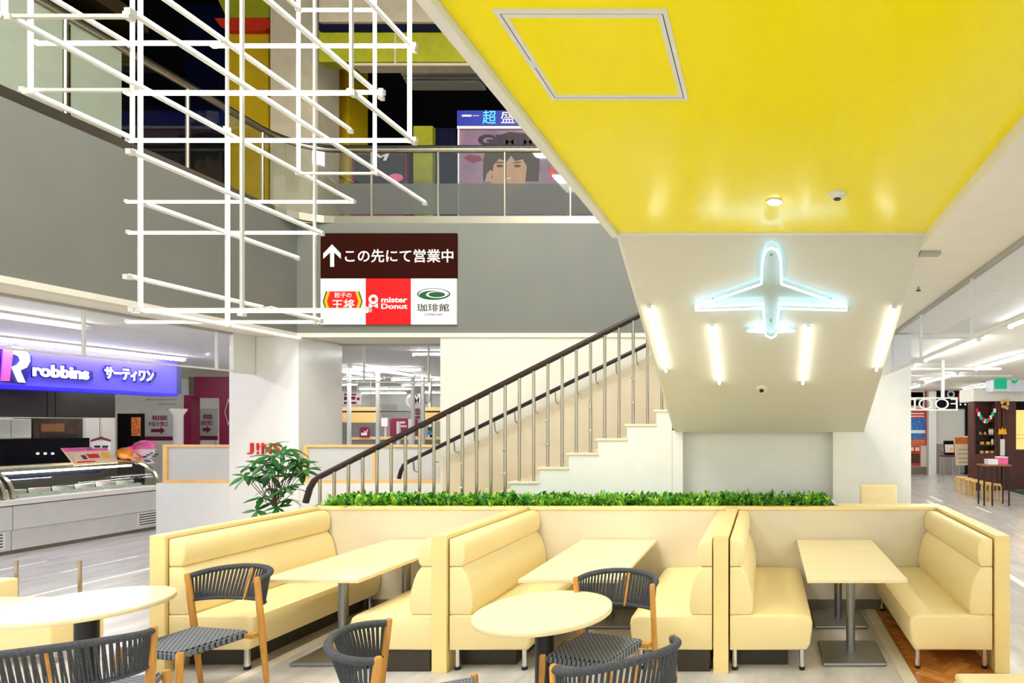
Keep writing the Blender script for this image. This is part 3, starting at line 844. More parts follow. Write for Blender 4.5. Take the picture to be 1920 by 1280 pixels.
# floor lines, cream strip and herringbone oak
def strip(name, x0, y0, x1, y1, label, m='floor_line', z=0.002):
    tag(bx((x0, y0, 0), (x1, y1, z)).build(name, m), label, kind='structure')
strip('floor_marking', -8.16, 5.0, -8.09, 9.6, 'long white line on the floor before the ice cream counter')
strip('floor_marking', -9.07, 7.45, -9.01, 8.35, 'short white dash on the floor near the counter')
strip('floor_marking', -10.03, 7.2, -9.97, 8.08, 'white dash nearest the ice cream counter')
strip('floor_marking', -9.07, 9.0, -9.01, 9.9, 'white dash on the floor behind the left booth partition')
strip('floor_marking', 4.28, 14.3, 4.36, 15.4, 'white dash on the right corridor floor, middle')
strip('floor_marking', 4.78, 12.5, 4.86, 13.4, 'white dash on the right corridor floor near the brown shop')
strip('floor_marking', 3.95, 13.9, 4.03, 14.5, 'white dash on the right corridor floor beside the white wall')
strip('floor_marking', 3.0, 5.6, 3.09, 7.4, 'white line on the floor right of the booths')
strip('trim_5', 1.01, 3.0, 1.11, YF1, 'cream strip between grey floor and oak herringbone', 'strip_cream', 0.004)
strip('trim_6', -3.98, 3.8, -3.88, YF1, 'cream floor strip in the left booth', 'strip_cream', 0.004)
hb = thing('floor_herringbone', (1.5, 4.6, 0), 'oak herringbone floor under the right booth bench', None)
del hb['label']; tag(hb, 'oak herringbone floor under the right booth bench', kind='structure')
bx((1.115, 3.0, 0.0), (1.76, YF1-0.02, 0.002)).build('underlay', 'oak_plank_1', hb)
PLW, PLL = 0.075, 0.30
me = [MB().box((0.001, 0.001, 0), (PLW-0.001, PLL-0.001, 0.003)).mesh('plank', 'oak_plank_%d' % i) for i in range(3)]
c45, s45 = math.cos(math.pi/4), math.sin(math.pi/4)
cnt = 0
for i in range(-40, 60):
    for j in range(-24, 24):
        for o in (0, 1):
            # classic herringbone lattice, turned by 45 degrees
            bxx = (i*PLW + j*PLL*0 + j*PLL); byy = (i*PLW - j*PLL)
            if o: M0 = Matrix.Translation((bxx, byy+PLW, 0)) @ Matrix.Rotation(-math.pi/2, 4, 'Z')
            else: M0 = Matrix.Translation((bxx-PLW, byy, 0))
            ctr = M0 @ Vector((PLW/2, PLL/2, 0))
            w = Vector((c45*ctr.x-s45*ctr.y, s45*ctr.x+c45*ctr.y))+Vector((1.4, 4.8))
            if 1.22 < w.x < 1.65 and 3.9 < w.y < 5.85 and cnt < 290:
                M = Matrix.Translation((1.4-1.5, 4.8-4.6, 0.002)) @ Matrix.Rotation(math.pi/4, 4, 'Z') @ M0
                inst('plank', me[R.randrange(3)], hb, M); cnt += 1

# ---------------------------------------------------------------- potted tree
Yp = 7.0
tp = thing('potted_tree', (A(517, 900, Yp).x, Yp, 0), 'slender potted tree with dark glossy leaves before the white pillar', 'plant')
bxp = tp.location.x
MB().lathe((bxp, Yp, 0), [(0.16, 0), (0.2, 0.02), (0.24, 0.4), (0.25, 0.42), (0.22, 0.42), (0.21, 0.38)], 28).build('pot', 'white_paint', tp, True)
MB().tube([(bxp, Yp, 0.38), (bxp+0.03, Yp, 0.7), (bxp+0.0, Yp, 0.95), A(515, 930, Yp)], [0.022, 0.02, 0.016, 0.012], 8).build('trunk', 'stem', tp, True)
cl = [(430,430),(270,640),(530,490),(350,520),(730,820),(890,610),(740,340),(880,290),(900,420),(650,220),(930,800),(830,930),(480,920),(690,1040),(800,780),(610,640),(1080,540),(1040,420),(590,380),(560,800),(430,1080),(460,640),(700,470),(820,520),(980,480),(320,640),(660,560),(1000,560),(560,560)]
lm = MB()
prof = [(0, 0.004), (0.25, 0.021), (0.5, 0.029), (0.75, 0.020), (1.0, 0.001)]
rows = []
for s_, w_ in prof:
    z_ = -0.25*s_*s_*0.16
    rows.append([lm.bm.verts.new((-w_, s_*0.16, z_+0.006)), lm.bm.verts.new((0, s_*0.16, z_)), lm.bm.verts.new((w_, s_*0.16, z_+0.006))])
for a, b in zip(rows, rows[1:]):
    lm.bm.faces.new((a[0], a[1], b[1], b[0])); lm.bm.faces.new((a[1], a[2], b[2], b[1]))
leafm = lm.mesh('leaf', 'leaf_dark', smooth=True)
top = A(515, 930, Yp)
for (cx_, cy_) in cl:
    c = A(420+cx_/6.857, 800+cy_/6.857, Yp+R.uniform(-.18, .18))
    # side branch from the trunk to the cluster
    base = top+Vector((0, 0, -0.06+R.uniform(-.1, .05))) if c.z > top.z-0.05 else Vector((bxp, Yp, 0.85))
    mid = (base+c)/2+Vector((0, 0, -0.03))
    MB().tube([base, mid, c], [0.006, 0.0045, 0.003], 5).build('branch', 'stem', tp)
    n = R.choice((5, 5, 6, 7)); a0 = R.uniform(0, 6.28)
    tilt = Matrix.Rotation(R.uniform(-.4, .9), 4, 'X') @ Matrix.Rotation(R.uniform(-.5, .5), 4, 'Y')
    for k in range(n):
        sc_ = R.uniform(.8, 1.25)
        M = Matrix.Translation(c-Vector(tp.location)) @ tilt @ Matrix.Rotation(a0+2*math.pi*k/n+R.uniform(-.2, .2), 4, 'Z') @ Matrix.Rotation(R.uniform(-.5, .25), 4, 'X') @ Matrix.Scale(sc_, 4)
        inst('leaf', leafm, tp, M)

# ---------------------------------------------------------------- LED frame hanging in the atrium
fy = {}
fr_loc = A(450, 300, 4.2)
lf = thing('led_frame', fr_loc, 'hanging lattice of glowing white LED bars in the atrium', 'light fixture')
def bar(p0, p1, size=0.022, lit=True, off=None):
    p0, p1 = Vector(p0), Vector(p1); d = (p1-p0).normalized()
    if off is None:
        off = Vector((0, 0, 1)) if abs(d.y) > 0.5 else (Vector((1, 0, 0)) if abs(d.z) > 0.5 else Vector((0, 0, -1)))
    h = MB().tube([p0, p1], size*0.5*1.414*0.8, 4).build('bar', 'frame_alu', lf)
    if lit:
        o2 = off*size*0.62+Vector((0, -1, 0))*size*0.25*(abs(d.y) < 0.5)+(Vector((0.35, 0, 0))*size if abs(d.y) > 0.5 else Vector((0, 0, 0)))
        s = MB().tube([p0+o2, p1+o2], size*0.36, 8).build('led_strip', 'led_white', h, True)
    for q in (p0, p1):
        if abs(q.z-9) > 0.01:
            b = size*0.7*(1+R.uniform(-.12, .12))
            bx(q-Vector((b, b, b)), q+Vector((b, b, b))).build('connector', 'frame_alu', h)
def ybar(u0, v0, Y0, u1, v1):      # along the depth: near end in px at depth Y0, far end where its px u says
    p = A(u0, v0, Y0); Y1 = p.x*F/(u1-U0)
    return p, Vector((p.x, Y1, p.z))
YB_ = [ (245,285,3.5,603,435), (52,173,3.6,245,262), (20,34,3.0,660,378), (245,24,3.0,797,377), (309,0,3.38,657,240), (499,0,3.28,715,174), (545,4,4.6,560,15), (688,0,3.7,776,86), (663,176,3.57,776,261), (100,0,3.72,245,80), (267,382,3.75,558,483), (239,519,3.9,491,575), (250,580,3.7,561,633), (505,579,4.48,600,600)]
for b in YB_:
    p, q = ybar(*b)
    if b[1] <= 4:      # runs out of the picture, carry on a little
        p = p-Vector((0, 0.35, 0))
    bar(p, q)
XB_ = [(4,242,31,3.0), (70,420,80,3.75), (400,778,85,4.18), (45,252,169,3.62), (240,661,173,3.57), (655,716,172,4.18), (243,778,262,4.18), (238,662,377,5.46), (242,600,435,5.0), (250,690,580,3.72), (240,600,602,5.02), (560,706,325,4.86), (560,706,18,4.86)]
for i, (u0, u1, v, Y) in enumerate(XB_): bar(A(u0, v, Y), A(u1, v, Y), 0.022, lit=i not in (0, 3, 11))
VB_ = [(8,28,3.0), (57,173,3.6), (248,262,4.18), (263,580,3.70), (426,610,4.34), (454,588,3.76), (559,325,4.86), (590,604,5.0), (659,173,3.57), (702,322,4.88), (767,262,4.18)]
for i, (u, v, Y) in enumerate(VB_):
    q = A(u, v, Y); e = Vector((q.x, q.y, A(u, -140, Y).z))
    if i == 4:
        k = A(u, 242, Y); bar(q, k, 0.024); bar(k, e, 0.02, lit=False)
    else: bar(q, e, 0.022, lit=i not in (5, 7, 8))
for u, Y in ((57, 3.6), (263, 3.7), (454, 3.76), (559, 4.86), (590, 5.0), (767, 4.18)):
    q = A(u, -140, Y); MB().tube([q, (q.x, q.y, 12.0)], 0.004, 5).build('cable', 'steel', lf)

# ---------------------------------------------------------------- sign board on the grey bulkhead
YSn = YB-0.03
sg = thing('direction_sign', A(728, 608, YSn), 'brown Japanese direction sign with three shop logos on the grey bulkhead', 'sign')
fbox(601, 437, 856, 521.5, YSn, 0.028).build('brown_panel', 'sign_brown', sg)
tw = fbox(601, 522, 685.5, 608, YSn, 0.028).build('logo_tile', 'sign_white', sg)
t2 = fbox(686, 522, 770, 608, YSn, 0.028).build('logo_tile', 'sign_red', sg)
t3 = fbox(770.5, 522, 856, 608, YSn, 0.028).build('logo_tile', 'sign_white', sg)
Yl = YSn-0.002
# arrow
fpoly([(619,500),(619,473),(606,485),(606,475),(622.5,458),(639,475),(639,485),(626.5,473),(626.5,500)], Yl, 0.0018).build('arrow', 'sign_white', sg)
ftext('lettering', 'この先にて営業中', 647, 467, 850, 492, Yl+0.0018, 'sign_white', sg, depth=0.002, bold=0.012)
hexo = lambda a, b, c, d, e: [(a, 565), (b, c), (1286-b, c), (1286-a, 565), (1286-b, d), (b, d)]
fpoly([(605,565),(611,546),(674,546),(680,565),(674,583),(611,583)], Yl, 0.0018).build('logo_print', 'logo_green', tw)
fpoly([(607.5,565),(613.5,546),(671.5,546),(677.5,565),(671.5,583),(613.5,583)], Yl-0.001, 0.0018).build('logo_print', 'logo_yellow', tw)
fpoly([(613,565),(619,546),(666,546),(672,565),(666,583),(619,583)], Yl-0.002, 0.0018).build('logo_print', 'logo_red', tw)
ftext('lettering', '餃子の', 627, 548, 659, 558, Yl-0.002, 'sign_white', tw, depth=0.001, bold=0.006)
ftext('lettering', '王将', 622, 561, 665, 580, Yl-0.002, 'sign_white', tw, depth=0.001, bold=0.015)
def ringf(cu, cv, r0, r1, Y, n=28, sx=1.0, sy=1.0):
    m = MB()
    a = [m.bm.verts.new(A(cu+math.cos(2*math.pi*k/n)*r1*sx, cv+math.sin(2*math.pi*k/n)*r1*sy, Y)) for k in range(n)]
    b = [m.bm.verts.new(A(cu+math.cos(2*math.pi*k/n)*r0*sx, cv+math.sin(2*math.pi*k/n)*r0*sy, Y)) for k in range(n)]
    for k in range(n): m.bm.faces.new((a[k], a[(k+1) % n], b[(k+1) % n], b[k]))
    return m
ringf(700, 561, 4, 9, Yl).build('logo_print', 'sign_white', t2)
fpoly([(691.5,568),(700,573),(708.5,568),(708.5,578),(700,573.5),(691.5,578)], Yl, 0.0018).build('logo_print', 'sign_white', t2)
ftext('lettering', 'mister', 715, 557, 764, 567, Yl+0.0018, 'sign_white', t2, depth=0.002, bold=0.025)
ftext('lettering', 'Donut', 715, 569, 764, 579, Yl+0.0018, 'sign_white', t2, depth=0.002, bold=0.025)
ringf(813, 551, 0.92, 1.0, Yl, 36, 31, 11).build('logo_print', 'ink', t3)
def ellipse(cu, cv, rx, ry, n=32): return [(cu+math.cos(2*math.pi*k/n)*rx, cv+math.sin(2*math.pi*k/n)*ry) for k in range(n)]
fpoly(ellipse(813, 553, 27, 8.5), Yl-0.0005, 0.0015).build('logo_print', 'logo_green', t3)
ringf(819, 552, 0.72, 0.92, Yl-0.001, 30, 22, 7).build('logo_print', 'sign_white', t3)
ftext('lettering', '珈琲館', 782, 569, 842, 584, Yl+0.001, 'ink', t3, depth=0.002, bold=0.005)
ftext('lettering', 'COFFEE KAN', 796, 587.5, 829, 591.5, Yl+0.001, 'ink', t3, depth=0.002)

# ---------------------------------------------------------------- upper floor behind the glass
def sthing(name, mb, m, label, cat, group=None): return tag(mb.build(name, m), label, cat, group)
# pale panel wall on the left
XW = -9.0
wlp = thing('upper_panel_wall', (XW, 6.5, UZ), 'pale greenish panel wall behind the left upper balustrade', 'panel wall')
zt_ = 7.10
ys = [Ya(-400, XW), Ya(-80, XW), Ya(119, XW), Ya(228, XW)]
for a, b in zip(ys, ys[1:]): bx((XW-0.05, a, UZ-0.05), (XW, b-0.0, zt_)).build('panel', 'dim_green_white', wlp)
for y in ys[1:3]: bx((XW-0.04, y-0.0, UZ-0.05), (XW+0.02, y+0.06, zt_-0.05)).build('mullion', 'dark_bronze', wlp)
bx((XW-0.3, ys[0], zt_), (XW+0.06, 8.19, zt_+0.12)).build('head_rail', 'dark_bronze', wlp)
bx((XW-0.3, ys[0], zt_+0.3), (XW+0.3, 8.19, zt_+0.5)).build('head_beam', 'dark_bronze', wlp)
sthing('upper_shutter', bx((-10.6, 8.2, UZ-0.05), (-10.5, 13.9, 7.3)), 'soft_black', 'black closed shop front on the upper left', 'shop front')
# coloured pillars, left to right
def upillar(u0, u1, v0, v1, Y, m, label, dp=0.5):
    return sthing('upper_pillar', MB().box((A(u0,0,Y).x, Y, UZ-0.05), (A(u1,0,Y).x, Y+dp, A(0,v0,Y).z)), m, label, 'pillar', 'pillars on the upper floor')
up = upillar(430, 503, 50, 400, 10.6, 'mustard', 'mustard yellow pillar on the upper floor under the red banner')
upillar(507, 596, -40, 400, 10.0, 'dim_beige', 'wide beige pillar on the upper floor')
upillar(604, 655, 60, 400, 10.8, 'mustard', 'narrow mustard yellow pillar right of the beige one')
sthing('red_banner', fpoly([(402,34),(500,33),(506,40),(506,50),(496,57),(424,57),(412,48)], 10.5, 0.099), 'red_banner', 'red angular banner over the yellow upper pillar', 'banner')
sthing('lime_signboard', fpoly([(380,-60),(505,-60),(505,33),(425,33)], 10.75, 0.1), 'lime', 'lime green signboard above the red banner', 'signboard')
# shop fascia
fas = thing('upper_fascia', (A(760,0,9.3).x, 9.3, 7.6), 'upper shop fascia with cream, blue and lime green bands', 'fascia')
fbox(598, -60, 1300, 41, 9.4, 0.2).build('cream_band', 'dim_beige', fas)
fbox(598, 41, 1300, 57, 9.45, 0.2).build('blue_band', 'navy', fas)
fbox(598, 57, 1300, 116, 9.5, 0.2).build('green_band', 'lime', fas)
fbox(660, 118, 1300, 123, 9.45, 0.2).build('light_rail', 'dim_beige', fas)
fbox(739, 62, 742, 118, 9.48, 0.02).build('hanging_rod', 'dim_beige', fas)
lt = thing('louvre_light', A(830, 146, 11.0), 'unlit white louvre light under the dark upper ceiling', 'ceiling light')
for k in range(3): fbox(752+4*k, 137+7*k, 905-3*k, 141+7*k, 11.0-0.1*k, 0.25).build('louvre', 'white_paint', lt)
for u in (780, 880): q = A(u, 140, 11.1); MB().tube([q, (q.x, q.y, 12.0)], 0.006, 5).build('rod', 'steel', lt)
sthing('upper_shop_back', fbox(600, 124, 1300, 555, 12.6, 0.1), 'soft_black', 'black interior of the closed upper shop', 'shop interior')
# illuminated ad panel
YA = 9.4
ad = thing('poster_panel', A(950, 410, YA), 'mauve advertising panel with GIMMI lettering and a face', 'poster')
fbox(857, 207, 1130, 235, YA, 0.12).build('blue_sign', 'sign_blue', ad)
ftext('lettering', '超', 905, 207, 930, 232, YA, 'sign_cyan', ad, depth=0.004)
ftext('lettering', '盛れ', 939, 207, 995, 231, YA, 'sign_white', ad, depth=0.004, bold=0.004)
fbox(866, 215, 884, 218.5, YA-0.004, 0.004).build('small_print', 'sign_white', ad)
fbox(886, 216, 898, 217.5, YA-0.004, 0.004).build('small_print', 'frost', ad)
fbox(857, 236, 1130, 241, YA-0.03, 0.15).build('cap_rail', 'sign_white', ad)
fbox(858, 241, 1130, 476, YA, 0.1).build('poster_sheet', 'poster_mauve', ad)
fbox(858, 241, 861, 440, YA-0.01, 0.01).build('edge_strip', 'sign_white', ad)
fpoly([(906,340),(906,300),(912,275),(928,256),(955,247),(985,250),(1005,270),(1012,300),(1010,340)], YA-0.002).build('hair_print', 'poster_hair', ad)
fpoly([(922,345),(925,310),(932,292),(955,285),(980,292),(988,312),(984,345),(960,362)], YA-0.004).build('face_print', 'poster_skin', ad)
fpoly([(922,312),(928,290),(955,281),(982,290),(988,312),(980,298),(966,302),(958,291),(950,303),(936,297)], YA-0.009).build('fringe_print', 'poster_hair', ad)
for u in (937, 970):
    fpoly(ellipse(u, 311, 6.5, 2.6, 14), YA-0.006).build('eye_print', 'poster_hair', ad)
    fpoly([(u-7,304),(u+7,303),(u+7,305),(u-7,306)], YA-0.006).build('brow_print', 'poster_hair', ad)
fpoly(ellipse(954, 334, 4, 1.3, 12), YA-0.006).build('nose_print', 'dim_beige', ad)
fpoly([(909,340),(913,325),(920,318),(924,322),(921,333),(926,340)], YA-0.006).build('hand_print', 'poster_skin', ad)
ftext('lettering', 'GIMMI', 896, 252, 1016, 273, YA-0.004, 'poster_ink', ad, depth=0.004, bold=0.05)
fpoly([(1029,335),(1033,312),(1040,303),(1044,312),(1039,332)], YA-0.004).build('red_print', 'sign_red', ad)
fpoly([(868,296),(880,290),(900,293),(905,300),(886,306)], YA-0.004).build('lip_print', 'maroon', ad)
pl = thing('dark_poster', A(720, 400, 9.9), 'dark pink poster behind the upper glass balustrade', 'poster')
fbox(660, 288, 762, 492, 9.9, 0.06).build('sheet', 'maroon', pl)
fbox(664, 290, 758, 345, 9.88, 0.018).build('print', 'poster_dark', pl)
ftext('lettering', 'M', 697, 288, 730, 301, 9.88, 'sign_white', pl, depth=0.003, bold=0.03, shear=0.2)
fpoly(ellipse(742, 333, 14, 8, 16), 9.874).build('print', 'pink_matte', pl)
sthing('lime_display', fbox(775, 236, 811, 512, 10.6, 0.1), 'lime', 'dim lime display board in the dark upper shop', 'display')
sthing('blue_display', fbox(815, 240, 855, 512, 10.72, 0.1), 'navy', 'dim blue display board left of the advertising panel', 'display')
ORD = ('first', 'second', 'third', 'fourth', 'fifth', 'sixth', 'seventh', 'eighth', 'ninth', 'tenth', 'eleventh', 'twelfth')

# ---------------------------------------------------------------- ceiling lights
def fluo(p0, p1, label, group, m='fluo', w=0.05):
    p0, p1 = Vector(p0), Vector(p1)
    t = thing('fluorescent_light', (p0+p1)/2, label, 'ceiling light', group)
    d = (p1-p0).normalized(); s = Vector((-d.y, d.x, 0))
    c = [p0+s*w*1.3, p1+s*w*1.3, p1-s*w*1.3, p0-s*w*1.3]
    MB().prism([Vector((k.x, k.y, k.z-0.03)) for k in c], (0, 0, 0.03)).build('housing', 'white_paint', t)
    MB().tube([p0+d*0.02-Vector((0, 0, 0.05)), p1-d*0.02-Vector((0, 0, 0.05))], w*0.55, 8).build('lamp_tube', m, t, True)
    for q in (p0+d*0.02, p1-d*0.02):
        bx(q-Vector((0.03, 0.03, 0.085)), q+Vector((0.03, 0.03, -0.02))).build('lamp_holder', 'white_paint', t)
for i, (x, y0, y1) in enumerate(((3.0, 4.4, 7.2), (3.0, 8.2, 11), (3.0, 12, 14.8), (4.6, 6, 8.8), (4.6, 10, 12.8), (4.6, 14, 16.8), (6.2, 5, 7.8), (6.2, 9, 11.8), (3.4, 16, 18.8), (4.8, 18, 20.8), (7.0, 17.8, 20.6))):
    fluo((x, y0, CZ+0.02), (x, y1, CZ+0.02), 'lit ceiling tube in the right corridor, %s row from the bridge, %s' % (('first', 'second', 'third')[0 if x < 4 else (1 if x < 5 else 2)], {4.4: 'nearest', 8.2: 'second', 12: 'third', 16: 'farthest', 6: 'nearest', 10: 'second', 14: 'third', 18: 'farthest', 5: 'nearest', 9: 'second', 17.8: 'farthest'}[y0]), 'tubes in the right corridor')  # the farthest tubes are added to brighten the corridor end
for i, (x, y) in enumerate(((2.6, -3.5), (2.6, 0.2), (4.4, -3.5), (4.4, 0.2), (6.2, -2))):  # out of view, added as front fill light
    fluo((x, y, CZ+0.02), (x, y+2.4, CZ+0.02), 'added unseen fill tube beside the viewer, %s' % ORD[i], 'added fill tubes right of the viewer')
for i, (u0, u1, v, z) in enumerate(((770, 900, 664, 3.14), (650, 795, 693, 3.14), (735, 830, 712, 3.14), (640, 720, 710, 3.14), (640, 672, 721, 3.14), (752, 830, 722, 3.14), (672, 776, 729, 3.14), (795, 830, 736, 3.14), (676, 765, 737, 3.14), (676, 765, 744, 3.14))):
    Y = (CZ-0.05-H)*F/(V0-v)
    a, b = A(u0, v, Y), A(u1, v, Y); a.z = b.z = CZ
    fluo(a, b, 'lit tube on the store ceiling behind the stairs, %s from the top' % ORD[i], 'tubes in the store behind the stairs', w=0.028)
for i, (x, y) in enumerate(((-8.4, 2), (-8.4, 5), (-9.6, 12), (-13.0, 7.0), (-13.0, 10), (-8.6, 12))):
    fluo((x, y, CZ), (x, y+2.2, CZ), 'lit ceiling tube on the ice cream side, %s' % ('nearest before the counter', 'second before the counter', 'behind the shop beside the maroon front', 'over the kitchen, near', 'over the kitchen, far', 'behind the low white wall')[i], 'tubes on the ice cream side')
for i, (x, y) in enumerate(((-5.2, 2.2), (-3.2, 2.2), (-5.2, 4.6), (-3.2, 4.6), (-5.2, 0.0), (-3.2, 0.0))):  # unseen panels added above the frame to brighten the atrium
    t = thing('atrium_fill_panel', (x, y, 8.6), 'added unseen fill light panel high over the atrium, %s row, %s' % (('middle', 'far', 'near')[i//2], ('left', 'right')[i % 2]), 'ceiling light', 'added fill panels over the atrium')
    bx((x-0.62, y-0.62, 8.62), (x+0.62, y+0.62, 8.70)).build('tray', 'white_paint', t)
    bx((x-0.58, y-0.58, 8.60), (x+0.58, y+0.58, 8.62)).build('diffuser', 'fill_panel', t)
    for dx in (-0.5, 0.5): MB().tube([(x+dx, y, 8.70), (x+dx, y, 12.0)], 0.005, 5).build('cable', 'steel', t)

# ---------------------------------------------------------------- ice cream shop on the left
XS = -11.0
sh = thing('shop_sign', AX(150, 735, XS), 'violet blue illuminated shop sign reading robbins with pink and white logo', 'sign')
ye = Ya(331, XS)
bx((XS-0.35, 3.5, 2.47), (XS, ye, CZ-0.002)).build('board', 'violet_sign', sh)
bx((XS-0.36, 3.5, 2.42), (XS+0.012, ye+0.02, 2.47)).build('lower_edge', 'blue_edge', sh)
bx((XS-0.30, ye, 2.47), (XS-0.0, ye+0.09, CZ-0.1)).build('side_edge', 'blue_letter_side', sh)
def stext(name, s, u0, v0, u1, v1, X, m, parent, **k):
    # a text box along the depth direction; heights taken at its near end
    y0, y1 = Ya(u0, X), Ya(u1, X)
    zb = H-(v1-V0)*y0/F; zt2 = H-(v0-V0)*y0/F
    return text(name, s, (X, y0, zb), y1-y0, zt2-zb, m, parent, frame=SIDE, **k)
stext('letter_back', 'robbins', 58, 678, 172, 707, XS+0.002, 'blue_letter_side', sh, depth=0.03, bold=0.05)
stext('lettering', 'robbins', 61, 681, 166, 705, XS+0.032, 'lit_white', sh, depth=0.012, bold=0.03)
stext('letter_back', 'サーティワン', 193, 684, 292, 713, XS+0.002, 'blue_letter_side', sh, depth=0.03, bold=0.05)
stext('lettering', 'サーティワン', 196, 687, 287, 710, XS+0.032, 'lit_white', sh, depth=0.012, bold=0.03)
# big R of the logo: pink 1 and white bowl with leg
def sp(pts, X, m, name, th=0.02): return MB().prism([AX(u, v, X) for u, v in pts], (-th, 0, 0)).build(name, m, sh)
sp([(5,716),(0,648),(28,646),(52,656),(61,672),(58,694),(48,720),(30,718)], XS+0.02, 'blue_letter_side', 'logo_back')
sp([(4,714),(7,650),(26,650),(18,714)], XS+0.045, 'pink', 'logo_one')
sp([(25,649),(44,653),(55,664),(57,676),(51,688),(38,694),(48,717),(36,716),(24,688),(34,684),(40,676),(37,668),(27,663)], XS+0.045, 'lit_white', 'logo_bowl')
# light strip along the top of the sign
fluo((XS+0.25, 5.0, CZ), (XS+0.25, ye-0.1, CZ), 'long lit strip light along the top of the violet sign', 'tubes on the ice cream side', w=0.06)
# counter and curved glass case
ct = thing('ice_cream_counter', (XS-0.4, 8.5, 0), 'pale grey ice cream counter with curved glass display case', 'counter')
y0c, y1c = 5.6, 10.55
seam = Ya(24, XS)
for a, b in ((y0c, seam), (seam, y1c)):
    bx((XS-0.8, a+0.006, 0.36), (XS, b-0.006, 0.70)).build('front_panel', 'counter_grey', ct)
    bx((XS-0.8, a+0.006, 0.06), (XS-0.02, b-0.006, 0.355)).build('lower_panel', 'counter_grey', ct)
bx((XS-0.75, y0c, 0), (XS-0.05, y1c, 0.06)).build('plinth', 'kick_grey', ct)
bx((XS-0.82, y0c, 0.715), (XS+0.02, y1c, 0.80), 0.008).build('ledge', 'counter_white', ct)
bx((XS-0.80, y0c, 0.701), (XS-0.005, y1c, 0.714)).build('shadow_gap', 'ink', ct)
for (a, b) in ((Ya(258, XS), y1c-0.01), (Ya(-20, XS), Ya(11, XS))):
    g_ = bx((XS-0.03, a, 0.10), (XS-0.005, b, 0.34)).build('vent_grille', 'counter_white', ct)
    for k in range(5): bx((XS-0.006, a+0.03, 0.125+k*0.043), (XS-0.003, b-0.03, 0.142+k*0.043)).build('slot', 'ink', g_)
# curved case: glass sheet from ledge up and back
prof = []
for k in range(9):
    a = math.pi/2*k/8
    prof.append((XS-0.02-0.42*(1-math.cos(a)), 0.80+0.42*math.sin(a)))
prof.append((XS-0.62, 1.235))
def sheet(prof, y0, y1, th, name, m):
    mb = MB(); P_ = prof; Q = [(x-th, z-th*0.6) for x, z in prof]
    loop = P_+Q[::-1]
    mb.prism([Vector((x, y0, z)) for x, z in loop], (0, y1-y0, 0))
    return mb.build(name, m, ct, True)
sheet(prof, seam+0.05, y1c-0.05, 0.008, 'curved_glass', 'glass_case')
sheet(prof, y0c+0.05, seam-0.12, 0.008, 'curved_glass', 'glass_case')
for y in (seam-0.1, seam+0.0, y1c-0.05):
    sheet([(x+0.012, z+0.012) for x, z in prof], y, y+0.045, 0.04, 'steel_rib', 'steel')
bx((XS-0.80, y0c+0.05, 1.22), (XS-0.60, y1c, 1.26)).build('top_shelf', 'steel', ct)
bx((XS-0.82, y0c+0.05, 0.80), (XS-0.78, y1c, 1.22)).build('rear_panel', 'hood', ct)
MB().tube([(XS-0.42, seam+0.2, 1.16), (XS-0.42, y1c-0.1, 1.16)], 0.016, 6).build('case_light', 'fluo', ct)
k = 0
y = seam+0.15
while y < y1c-0.2:
    tb = thing('ice_cream_tub', (XS-0.32, y+0.12, 0.80), '%s tub of ice cream from the left in the glass case' % ORD[k], 'tub', 'ice cream tubs in the counter')
    MB().lathe((XS-0.32, y+0.12, 0.801), [(0.10, 0), (0.115, 0.10), (0.11, 0.11), (0.10, 0.095)], 18).build('container', 'counter_white', tb, True)
    MB().lathe((XS-0.32, y+0.12, 0.88), [(0.10, 0), (0.07, 0.03), (0.01, 0.04)], 14).build('ice_cream', ('tub_cream', 'pink_matte', 'oven')[k % 3], tb, True)
    cd = tag(MB().prism([Vector((XS-0.10, y, 0.801)), Vector((XS-0.10, y+0.22, 0.801)), Vector((XS-0.15, y+0.22, 0.86)), Vector((XS-0.15, y, 0.86))], (-0.006, 0, -0.0)).build('flavour_card', 'sign_white'), '%s white flavour card from the left in the glass case' % ORD[k], 'card', 'flavour cards in the counter')
    y += 0.30; k += 1
# things on the counter
def tilted(u0, v0, u1, v1, X, lean, m, name, label, cat):
    y0, y1 = Ya(u0, X), Ya(u1, X); zb = H-(v1-V0)*y0/F; z1 = H-(v0-V0)*y0/F
    t = thing(name, (X, (y0+y1)/2, zb), label, cat)
    MB().prism([Vector((X, y0, zb)), Vector((X, y1, zb)), Vector((X-lean, y1, z1)), Vector((X-lean, y0, z1))], (-0.012, 0, -0.004)).build('board', m, t)
    def pr(a0, b0, a1, b1, mm):
        q = []
        for a, b in ((a0, b0), (a1, b0), (a1, b1), (a0, b1)): q.append(Vector((X-lean*b+0.002, y0+(y1-y0)*a, zb+(z1-zb)*b+0.002)))
        MB().prism(q, (-0.001, 0, 0)).build('print', mm, t)
    return pr
pr = tilted(140, 840, 222, 872, XS-0.42, 0.22, 'menu_print', 'menu_board', 'large tilted menu card in orange and pink on the glass case', 'menu')
pr(0.0, 0.78, 1, 1, 'pink_matte'); pr(0.42, 0.35, 0.68, 0.6, 'logo_red'); pr(0.28, 0.3, 0.38, 0.55, 'maroon'); pr(0.1, 0.12, 0.5, 0.2, 'logo_red'); pr(0.75, 0.3, 0.92, 0.6, 'logo_yellow'); pr(0.5, 0.8, 0.62, 0.97, 'sign_white')
pr = tilted(256, 850, 290, 870, XS-0.42, 0.2, 'menu_print', 'menu_board', 'small tilted menu card at the right end of the glass case', 'menu')
pr(0.5, 0.5, 1, 0.95, 'pink_matte'); pr(0.2, 0.3, 0.5, 0.6, 'orange'); pr(0.55, 0.1, 0.9, 0.35, 'store_blue')
X2 = XS-0.62
hs = thing('opening_sign', AX(190, 846, X2), 'white card with maroon arched top standing on the counter', 'sign')
